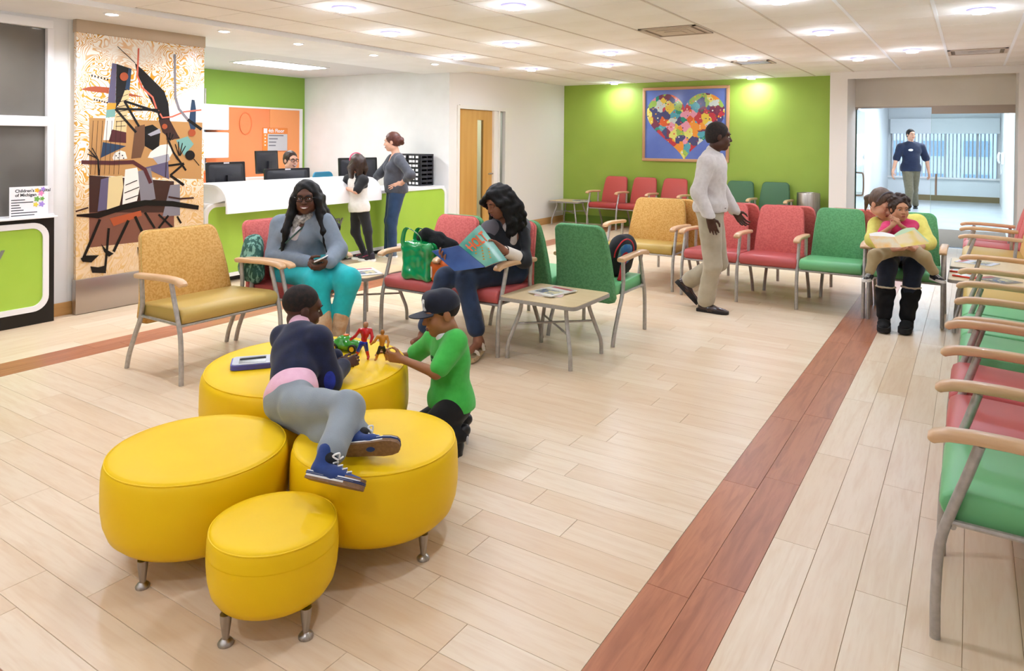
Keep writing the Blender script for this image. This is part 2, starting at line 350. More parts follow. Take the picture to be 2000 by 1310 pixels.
for x in (-1.92, -.62, .12, .60): MB().box(x - .03, x + .03, 22.74, 22.82, .65, 1.85).build('mullion', solid, w3, 0)
MB().box(-1.92, .6, 22.77, 22.775, .65, 1.85).build('pane', glass, w3, 0)
MB().box(-1.95, .61, 22.6, 22.7, 1.83, 2.25, .01).build('blind_box', blu, w3, 0)
slat_me = MB().box(-.036, .036, -.002, .002, -.59, .59).mesh('blind_slat', mat('blind_fabric', '#eef2f8', .6), 0)
for k in range(28):
    o = bpy.data.objects.new('blind_slat', slat_me); COL.objects.link(o); o.parent = w3; o.location = (-1.88 + k * .09, 22.65, 1.24); o.rotation_euler = (0, 0, R(62))
# buildings outside that window
def outside(name, x0, x1, y0, y1, z1, m, label, rows):
    t = empty(name, ((x0 + x1) / 2, y0, -6), 0, label, 'building'); t.location = (0, 0, 0)
    MB().box(x0, x1, y0, y1, -6, z1).build('wall', m, t, 0)
    wm = mat('far_window_glass', '#7f93b0', .2)
    for r in range(rows):
        for i in range(6):
            xx = x0 + (x1 - x0) * (i + .2) / 6; MB().box(xx, xx + (x1 - x0) * .1, y0 - .05, y0, z1 - 1.1 - r * 1.5, z1 - .4 - r * 1.5).build('window', wm, t, 0)
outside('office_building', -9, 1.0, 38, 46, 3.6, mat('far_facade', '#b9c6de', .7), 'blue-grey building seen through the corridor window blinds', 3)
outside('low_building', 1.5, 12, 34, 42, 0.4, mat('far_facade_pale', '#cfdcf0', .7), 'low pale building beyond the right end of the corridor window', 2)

# ------------------------------------------------------------------ lamps
lens_m = mat('downlight_lens', '#ffffff', .4, emit='#fff6ee', estr=14)
ring_m = mat('downlight_ring', '#8c86cc', .3, emit='#9f98ff', estr=.9)  # bluish flare around the lens is put into the ring's colour and glow
ring_w = mat('downlight_ring_white', '#f4f2ee', .35)
spot_m = mat('accent_lens', '#ffffff', .4, emit='#ffffff', estr=24)
for q in (lens_m, ring_m, spot_m): q.cycles.emission_sampling = 'NONE'
def lamp(parent, r, power, z, colr, spread=170):
    l = bpy.data.lights.new('bulb', 'AREA'); l.shape = 'DISK'; l.size = 2 * r; l.energy = power; l.color = lin(colr)[:3]; l.spread = R(spread)
    o = bpy.data.objects.new('bulb', l); COL.objects.link(o); o.parent = parent; o.location = (0, 0, z); return o
def downlight_proto():
    t = empty('downlight')
    MB().lathe([(.098, 0), (.1, -.006), (.088, -.014), (.06, -.016), (.06, 0)], n=28).build('trim_ring', ring_m, t)
    MB().lathe([(.059, -.010), (.059, -.034), (.0, -.036)], n=24).build('lens', lens_m, t)
    lamp(t, .057, LAMP, -.038, WARM)
    l = bpy.data.lights.new('ceiling_fill', 'POINT'); l.energy = LAMP * .28; l.shadow_soft_size = .04; l.color = lin(WARM)[:3]; o = bpy.data.objects.new('ceiling_fill', l); COL.objects.link(o); o.parent = t; o.location = (0, 0, -.15)  # added point light below the lens, brightens the ceiling
    return t
dl = downlight_proto(); first = True
DL = [(-4.27, 4.09, 'nearest the glass artwork'), (-4.85, 5.27, 'in line with the reception desk end'), (-5.5, 7.23, 'with a pinkish ring beside the lowered ceiling band'), (-3.03, 4.69, 'above the reading woman'), (-4.25, 6.53, 'left of the large ceiling vent'),
      (-5.46, 8.95, 'near the wooden door wall'), (-3.63, 7.75, 'below the large ceiling vent, upper of two'), (-4.25, 8.97, 'below the large ceiling vent, lower of two'), (-5.43, 11.78, 'washing the green wall left of the heart picture'),
      (-3.04, 9.69, 'left of the small ceiling vent'), (-2.43, 9.06, 'touching the small ceiling vent'), (-3.02, 11.80, 'washing the green wall right of the heart picture'), (-1.2, 7.27, 'between the two vents and the white ceiling bar'),
      (-1.2, 9.74, 'in front of the glass doorway, left of two'), (-.58, 9.17, 'in front of the glass doorway, right of two'), (.045, 6.68, 'at the top right corner of the ceiling'), (-1.2, 5.48, 'cut by the top edge of the picture')]
EXTRA = [(x, y) for y in (2.45, 0.05, -2.3) for x in (-4.87, -3.05, -1.2)]  # unseen downlights, added for even light over the near end
for i, (x, y, w) in enumerate(DL):
    o = dl if i == 0 else copy_tree(dl); o.location = (x, y, CEIL)
    tag(o, 'round recessed ceiling downlight ' + w, 'downlight', 'recessed downlights in the tile ceiling')
for i, (x, y) in enumerate(EXTRA):
    o = copy_tree(dl); o.location = (x, y, CEIL); tag(o, 'added unseen ceiling downlight overhead, %s of the %s row towards the viewer' % (('left one', 'middle one', 'right one')[i % 3], ('first', 'second', 'third')[i // 3]), 'downlight', 'added unseen downlights over the near end of the room')
sp = empty('accent_light')
MB().lathe([(.065, 0), (.066, -.004), (.05, -.008), (.045, 0)], n=24).build('trim_ring', ring_w, sp); MB().lathe([(.044, -.003), (.03, -.012), (0, -.014)], n=20).build('lens', spot_m, sp); lamp(sp, .04, LAMP * .8, -.016, (.95, .99, 1.08), 140)
for i, (x, y, w) in enumerate(((-5.97, 3.14, 'above the glass artwork, left of two'), (-5.97, 4.19, 'at the right end of the glass artwork'), (-6.05, 5.14, 'over the monitors of the reception desk'), (-6.05, 6.28, 'over the girl at the reception desk'), (-6.05, 7.44, 'at the far end of the reception desk'), (-6.2, 2.36, 'above the dark office window'))):
    o = sp if i == 0 else copy_tree(sp); o.location = (x, y, SOFF); tag(o, 'small bright accent downlight in the lowered band ' + w, 'downlight', 'accent lights in the lowered ceiling band')
tro_m = mat('troffer_lens', '#ffffff', .4, emit='#f4f8ff', estr=19)
for x, y, w in ((-8.6, 4.9, 'partly hidden by the glass artwork'), (-8.3, 6.75, 'over the seated receptionist')):
    t = empty('ceiling_troffer', (x, y, 2.6), 0, 'rectangular fluorescent ceiling light behind the desk, ' + w, 'ceiling light', 'fluorescent ceiling lights of the reception')
    MB().box(-.32, .32, -.62, .62, -.012, 0).build('frame', solid, t, 0); MB().box(-.28, .28, -.58, .58, -.016, -.0125).build('lens', tro_m, t, 0)
cor_m = mat('corridor_lamp_lens', '#ffffff', .4, emit='#eaf4ff', estr=26)
for y, w in ((14.0, 'nearest'), (16.8, 'middle'), (19.6, 'farthest')):  # unseen panels, put in to light the corridor
    t = empty('unseen_corridor_light', (-.7, y, 2.62), 0, w + ' unseen ceiling light panel brightening the white corridor', 'ceiling light', 'unseen corridor ceiling lights')
    MB().box(-.62, .62, -.3, .3, -.015, 0).build('frame', solid, t, 0); MB().box(-.58, .58, -.26, .26, -.019, -.0155).build('lens', cor_m, t, 0)
t = empty('unseen_room_light', (-7.6, 9.5, 2.6), 0, 'unseen ceiling light put inside the room behind the wooden door', 'ceiling light')  # unseen lamp, put in to light the room behind the door
MB().box(-.3, .3, -.3, .3, -.015, 0).build('frame', solid, t, 0); MB().box(-.27, .27, -.27, .27, -.019, -.0155).build('lens', tro_m, t, 0)
# ceiling vents
vent_m = mat('vent_grille', '#cbbba8', .6)
def vent(x0, x1, y0, y1, label, colr):
    t = empty('ceiling_vent', ((x0 + x1) / 2, (y0 + y1) / 2, CEIL), 0, label, 'vent'); w, h = x1 - x0, y1 - y0
    MB().box(-w / 2, w / 2, -h / 2, h / 2, -.004, 0).build('backing', mat('vent_dark', '#7d6d58', .7), t, 0)
    f = MB()
    for a in ((-w / 2, w / 2, -h / 2, -h / 2 + .03), (-w / 2, w / 2, h / 2 - .03, h / 2), (-w / 2, -w / 2 + .03, -h / 2, h / 2), (w / 2 - .03, w / 2, -h / 2, h / 2)): f.box(*a, -.012, -.004)
    f.build('frame', vent_m, t, 0)
    for k in range(3):
        q = .75 - .22 * k; MB().box(-w / 2 * q, w / 2 * q, -h / 2 * q, h / 2 * q, -.010 - .006 * k, -.006 - .006 * k).build('louvre', colr, t, 0)
vent(-2.66, -2.11, 6.28, 6.82, 'large square air diffuser in the tile ceiling', vent_m); vent(-2.67, -2.19, 9.4, 9.82, 'small bluish air grille between two downlights', mat('vent_blue', '#c3c6d6', .5))
vent(-.25, .32, 9.42, 9.92, 'flush grey ceiling grille near the glass doorway', mat('vent_grey', '#c9c0b8', .6))
# ------------------------------------------------------------------ chairs
def fabric(name, c1, c2): return mat(name, c1, .85, col2=c2, scale=70, lo=.42, hi=.6, bump=.12, bscale=220, detail=2, sheen=.1)
BACK = {'green': fabric('green_weave', '#5f9d68', '#518d5a'), 'red': fabric('coral_weave', '#d9716a', '#cc625c'), 'yellow': fabric('gold_weave', '#deb068', '#cf9b4c'),
        'redv': mat('red_vinyl_back', '#bf5149', .45, bump=.05, bscale=250), 'green_shaded': mat('shaded_green_back', '#466b4a', .6, bump=.05, bscale=250)}  # shade at the green wall is put into the darker green back
SEAT = {'green': mat('green_vinyl', '#6fb87c', .42, bump=.04, bscale=260), 'red': mat('red_vinyl', '#c25a58', .42, bump=.04, bscale=260), 'yellow': mat('ochre_vinyl', '#c2a357', .42, bump=.04, bscale=260),
        'redv': mat('deep_red_vinyl', '#a93d3b', .42, bump=.04, bscale=260), 'green_shaded': mat('green_vinyl', '#5fae6b')}
PIPE = {k: v for k, v in SEAT.items()}
def chair_side(t, x, shift=0.0):
    """one arm with its two legs"""
    fl = smoothpath([(x, -.305, 0), (x, -.305, .14), (x, -.295, .30), (x, -.262, .42), (x, -.225, .53), (x, -.195, .628)], 4)
    MB().tube(fl, .0155, 12).build('leg', tube_m, t)
    rl = smoothpath([(x, .315, 0), (x, .285, .10), (x, .215, .24), (x, .155, .35), (x, .130, .45), (x, .135, .55), (x, .14, .628)], 4)
    MB().tube(rl, .0155, 12).build('leg', tube_m, t)
    pr = [(-.030, -.006), (-.027, -.014), (-.019, -.018), (.019, -.018), (.027, -.014), (.030, -.006), (.030, .008), (.026, .015), (.018, .018), (-.018, .018), (-.026, .015), (-.030, .008)]
    ax = [(-.325, .622, .55), (-.322, .626, .85), (-.31, .635, 1), (-.275, .645, 1), (-.21, .650, 1), (-.12, .650, 1), (0, .645, 1), (.1, .640, 1), (.175, .636, 1), (.187, .636, .8)]
    path = []
    for i, (y, z, s) in enumerate(ax):
        a = ax[max(i - 1, 0)]; b = ax[min(i + 1, len(ax) - 1)]; d = Vector((0, b[0] - a[0], b[1] - a[1])).normalized()
        path.append(((x, y, z), Vector((1, 0, 0)) * (.75 + .25 * s), Vector((0, -d.z, d.y)) * s))
    MB().sweep(path, pr).build('armrest', arm_m, t, 40)
    MB().tube([(x, -.277, .375), (x, .145, .375)], .010, 8).build('side_rail', tube_m, t)
def make_chair(name, W, col, left=True, right=True):
    t = empty(name); w = W - .034
    # seat cushion with a rolled front edge
    prof = [(-.292, .395), (-.300, .420), (-.292, .446), (-.268, .462), (-.22, .466), (0, .455), (.20, .446), (.215, .435), (.215, .375), (.19, .366), (-.25, .366), (-.28, .375)]
    m = MB(); n = len(prof); xs_ = [(-w / 2, .82), (-w / 2 + .004, .93), (-w / 2 + .014, 1), (0, 1.012), (w / 2 - .014, 1), (w / 2 - .004, .93), (w / 2, .82)]; cy, cz = -.03, .415
    vs = [(x, cy + (y - cy) * (1 - (1 - s) * .18), cz + (z - cz) * s) for x, s in xs_ for y, z in prof]
    fs = [(i * n + k, i * n + (k + 1) % n, (i + 1) * n + (k + 1) % n, (i + 1) * n + k) for i in range(len(xs_) - 1) for k in range(n)] + [tuple(range(n)), tuple((len(xs_) - 1) * n + k for k in range(n))]
    m.add(vs, fs).build('seat', SEAT[col], t, 60)
    # reclined, tapering backrest
    wb, wt = w * .5 - .006, w * .5 * .80; z0, z1 = .30, .905; out = []
    def edge(v): return wb + (wt - wb) * max(0, min(1, (v - .30) / .6))
    for k in range(7): a = R(90 * k / 6); out.append((wt - .065 + .065 * math.cos(a), z1 - .065 + .065 * math.sin(a)))
    for k in range(7): a = R(90 + 90 * k / 6); out.append((-wt + .065 + .065 * math.cos(a), z1 - .065 + .065 * math.sin(a)))
    for v in (.75, .6, .45): out.append((-edge(v), v))
    out += [(-wb, .345), (-wb + .015, .312), (-wb + .05, .30), (wb - .05, .30), (wb - .015, .312), (wb, .345)]
    for v in (.45, .6, .75): out.append((edge(v), v))
    def f(u, v, d):
        lean = .17 + .13 * (v - .30) / .6 + .03 * ((v - .6) / .3) ** 2
        bow = -.012 * (1 - (u / wb) ** 2)
        return (u, lean + bow * .6 + d - .01, v)
    def fr(u, v, d): return f(u, v, d)
    # panel, wrapped around a lighter piped edge
    pillow_slab(out, fr, .062, .020, 4).build('backrest', BACK[col], t, 70)
    ring = [f(u, v, .014) for u, v in out]; 
    MB().tube([Vector(p) for p in ring] + [Vector(ring[0])], .0035, 6, False).build('piping', PIPE[col] if col != 'green_shaded' else BACK[col], t)
    MB().tube([(-W / 2, -.262, .36), (W / 2, -.262, .36)], .010, 8).build('front_rail', tube_m, t)
    MB().tube([(-W / 2, .14, .375), (W / 2, .14, .375)], .010, 8).build('rear_rail', tube_m, t)
    if left: chair_side(t, -W / 2)
    if right: chair_side(t, W / 2)
    return t
PROTO = {}
def chair(x, y, rz, W, col, label, group, left=True, right=True, name='waiting_chair'):
    key = (W, col, left, right)
    if key in PROTO: t = copy_tree(PROTO[key])
    else: t = PROTO[key] = make_chair(name, W, col, left, right)
    t.location = (x, y, 0); t.rotation_euler = (0, 0, rz); return tag(t, label, 'chair', group)
FX, FNX, FY, FNY = R(90), R(-90), R(180), 0.0       # facing +X, -X, +Y, -Y
WN = .56
g = 'chairs along the reception side'
chair(-4.425, 2.98, FX, .76, 'yellow', 'wide yellow waiting chair with wooden arms in front of the glass artwork', g)
chair(-4.395, 3.70, FX, WN, 'red', 'coral red chair under the seated woman in turquoise leggings', g)
g = 'pair of red chairs in the middle'
chair(-3.66, 4.50, FNY, WN, 'red', 'coral red chair holding the green shiny bag and orange purse', g, right=False)
chair(-3.10, 4.50, FNY, WN, 'red', 'coral red chair under the woman reading a magazine', g)
g = 'green chairs backing onto the red pair'
chair(-2.53, 5.21, FY, WN, 'green', 'green chair seen from behind holding the small patterned backpack', g)
chair(-3.09, 5.21, FY, WN, 'green', 'green chair seen from behind, next to the reading woman\'s shoulder', g, left=False)
chair(-3.65, 5.21, FY, WN, 'green', 'green chair whose back peeks out above the red chair with the bags', g, left=False)
g = 'middle row of chairs facing the room'
chair(-2.96, 7.36, FNY, .76, 'yellow', 'wide yellow waiting chair behind the small patterned backpack', g)
chair(-2.175, 7.28, FNY, WN, 'red', 'coral red chair partly hidden by the walking man', g, right=False)
chair(-1.625, 7.28, FNY, WN, 'red', 'coral red chair between the walking man and the green chair', g, right=False)
chair(-1.075, 7.28, FNY, WN, 'green', 'empty green chair left of the mother and toddler', g)
chair(-.475, 7.28, FNY, WN, 'green', 'green chair under the mother holding the toddler', g)
g = 'chairs back to back with the middle row'
chair(-2.86, 8.06, FY, .76, 'yellow', 'yellow chair turned away behind the wide yellow chair', g)
chair(-2.08, 7.99, FY, WN, 'red', 'red chair turned away, its edge behind the red chair by the walking man', g, left=False)
chair(-1.53, 7.99, FY, WN, 'red', 'red chair turned away behind the second red chair', g, left=False)
chair(-.98, 7.99, FY, WN, 'red', 'red chair turned away, rim showing above the empty green chair', g, left=False)
g = 'chairs against the green wall'
for k, w in enumerate(('red vinyl chair against the green wall next to the corner table', 'middle one of the red vinyl chairs against the green wall', 'red vinyl chair under the left half of the heart picture')):
    chair(-5.46 + .56 * k, 11.66, FNY, WN, 'redv', w, g, right=(k == 2))
chair(-3.78 + .56, 11.66, FNY, WN, 'green_shaded', 'green chair in painted shade against the wall, right behind the walking man', g, right=False); chair(-3.78 + 1.12, 11.66, FNY, WN, 'green_shaded', 'green chair in painted shade against the wall beside the steel bin', g)
g = 'row of chairs along the right wall'
XR = .225
chair(XR, 2.86, FNX, WN - .02, 'green', 'nearest green chair at the right edge of the picture', g, left=True, right=True)
chair(XR, 3.40, FNX, WN - .02, 'red', 'red chair next to the nearest green chair on the right', g, right=False)
chair(XR, 3.94, FNX, WN - .02, 'red', 'second red chair from the near end of the right row', g, right=False)
chair(XR + .03, 4.60, FNX, WN, 'green', 'first green chair beyond the two red ones on the right', g, left=False)
chair(XR + .03, 5.16, FNX, WN, 'green', 'middle green chair of the three beyond the red ones on the right', g, left=False)
chair(XR + .03, 5.72, FNX, WN, 'green', 'last green chair before the ochre chair in the right row', g, left=False)
chair(XR + .03, 6.40, FNX, .74, 'yellow', 'wide ochre chair between the green chairs and the two side tables', g)
chair(XR, 8.68, FNX, .76, 'yellow', 'wide ochre chair beyond the side tables, in front of two red ones', g)
chair(XR, 9.36, FNX, WN, 'red', 'red chair right behind the far ochre chair on the right', g, left=False)
chair(XR, 9.92, FNX, WN, 'red', 'farthest red chair of the right row near the doorway', g, left=False)

# ------------------------------------------------------------------ side tables
lam = mat('maple_laminate', '#dcc59b', .35, col2='#d6bd90', scale=2, stretch=(1, 8, 1)); edge_m = mat('grey_table_edge', '#9b958d', .45)
def make_table(W, D):
    t = empty('side_table')
    MB().prism(rrect(W, D, .05, 6), lambda u, v: (u, v, .415), lambda u, v: (u, v, .438)).build('table_edge', edge_m, t, 40)
    MB().prism(rrect(W - .012, D - .012, .046, 6), lambda u, v: (u, v, .4385), lambda u, v: (u, v, .442)).build('table_top', lam, t, 40)
    for sx in (-1, 1):
        for sy in (-1, 1):
            a, b = sx * W * .36, sy * D * .36
            MB().tube(smoothpath([(a * .80, b * .80, .415), (a * .84, b * .84, .33), (a * 1.0, b * 1.0, .2), (a * 1.12, b * 1.12, .1), (a * 1.14, b * 1.14, 0)], 4), .0145, 12).build('leg', tube_m, t)
    for s in (-1, 1): MB().tube([(-W * .33, -s * D * .33, .235 + .008 * s), (W * .33, s * D * .33, .235 + .008 * s)], .008, 8).build('stretcher', tube_m, t)
    return t
tb = make_table(.62, .58)
def table(x, y, rz, label, first=[True]):
    t = tb if first[0] else copy_tree(tb); first[0] = False
    t.location = (x, y, 0); t.rotation_euler = (0, 0, rz); return tag(t, label, 'table', 'maple topped side tables')
table(-2.505, 4.465, 0, 'square side table beside the reading woman with a magazine on it')
table(-4.31, 4.40, R(90), 'corner side table between the woman in turquoise leggings and the green bag')
table(-6.27, 11.70, 0, 'side table in the far corner against the green wall')
table(.13, 7.12, R(90), 'nearer side table by the right wall carrying the red framed tablets')
table(.13, 7.86, R(90), 'farther side table by the right wall carrying an open magazine')

# ------------------------------------------------------------------ yellow ottomans
ylw = mat('yellow_vinyl', '#f4c90c', .45, col2='#f0c208', scale=3, spec=.3)
def ottoman(x, y, Rs, h, label, rot=0.0):
    t = empty('ottoman', (x, y, 0), 0, label, 'ottoman', 'cluster of yellow ottomans')
    rs, z0 = Rs, .09
    prof = [(0, z0 + .004), (rs * .76, z0), (rs * .86, z0 + .010), (rs * .935, z0 + .035), (rs * .978, z0 + .075), (rs * .996, z0 + .12), (rs * 1.0, z0 + .16), (rs * .995, h - .07), (rs * .985, h - .035), (rs * .968, h - .018), (rs * .955, h - .013)]
    MB().lathe(prof, n=72).build('cushion_side', ylw, t, 60)
    MB().lathe([(rs * .955, h - .013), (rs * .945, h - .009), (rs * .91, h - .005), (rs * .8, h - .002), (rs * .4, h), (0, h + .001)], n=72).build('cushion_top', ylw, t, 60)
    MB().tube([Vector((rs * .957 * math.cos(2 * math.pi * k / 72), rs * .957 * math.sin(2 * math.pi * k / 72), h - .012)) for k in range(73)], .0028, 6, False).build('seam', ylw, t)
    for k in range(4):
        a = rot + math.pi / 2 * k; q = rs * .82
        MB().lathe([(.023, .0), (.024, .006), (.018, .014), (.0105, .019), (.0105, .026), (.0165, .07), (.0175, z0 + .004)], (q * math.cos(a), q * math.sin(a), 0), 18).build('leg', steel, t, 50)
ottoman(-2.775, 2.43, .50, .435, 'largest yellow ottoman at the back with toys on top', .5)
ottoman(-2.45, 1.62, .328, .385, 'medium yellow ottoman on the left with an empty top', math.atan2(1.36 - 1.64, -2.34 + 2.42))
ottoman(-1.945, 2.045, .322, .385, 'medium yellow ottoman on the right under the sneakers', math.atan2(2.04 - 2.06, -1.69 + 1.92))
ottoman(-1.885, 1.515, .205, .315, 'smallest yellow ottoman at the front of the cluster', math.atan2(1.37 - 1.51, -1.89 + 1.88))
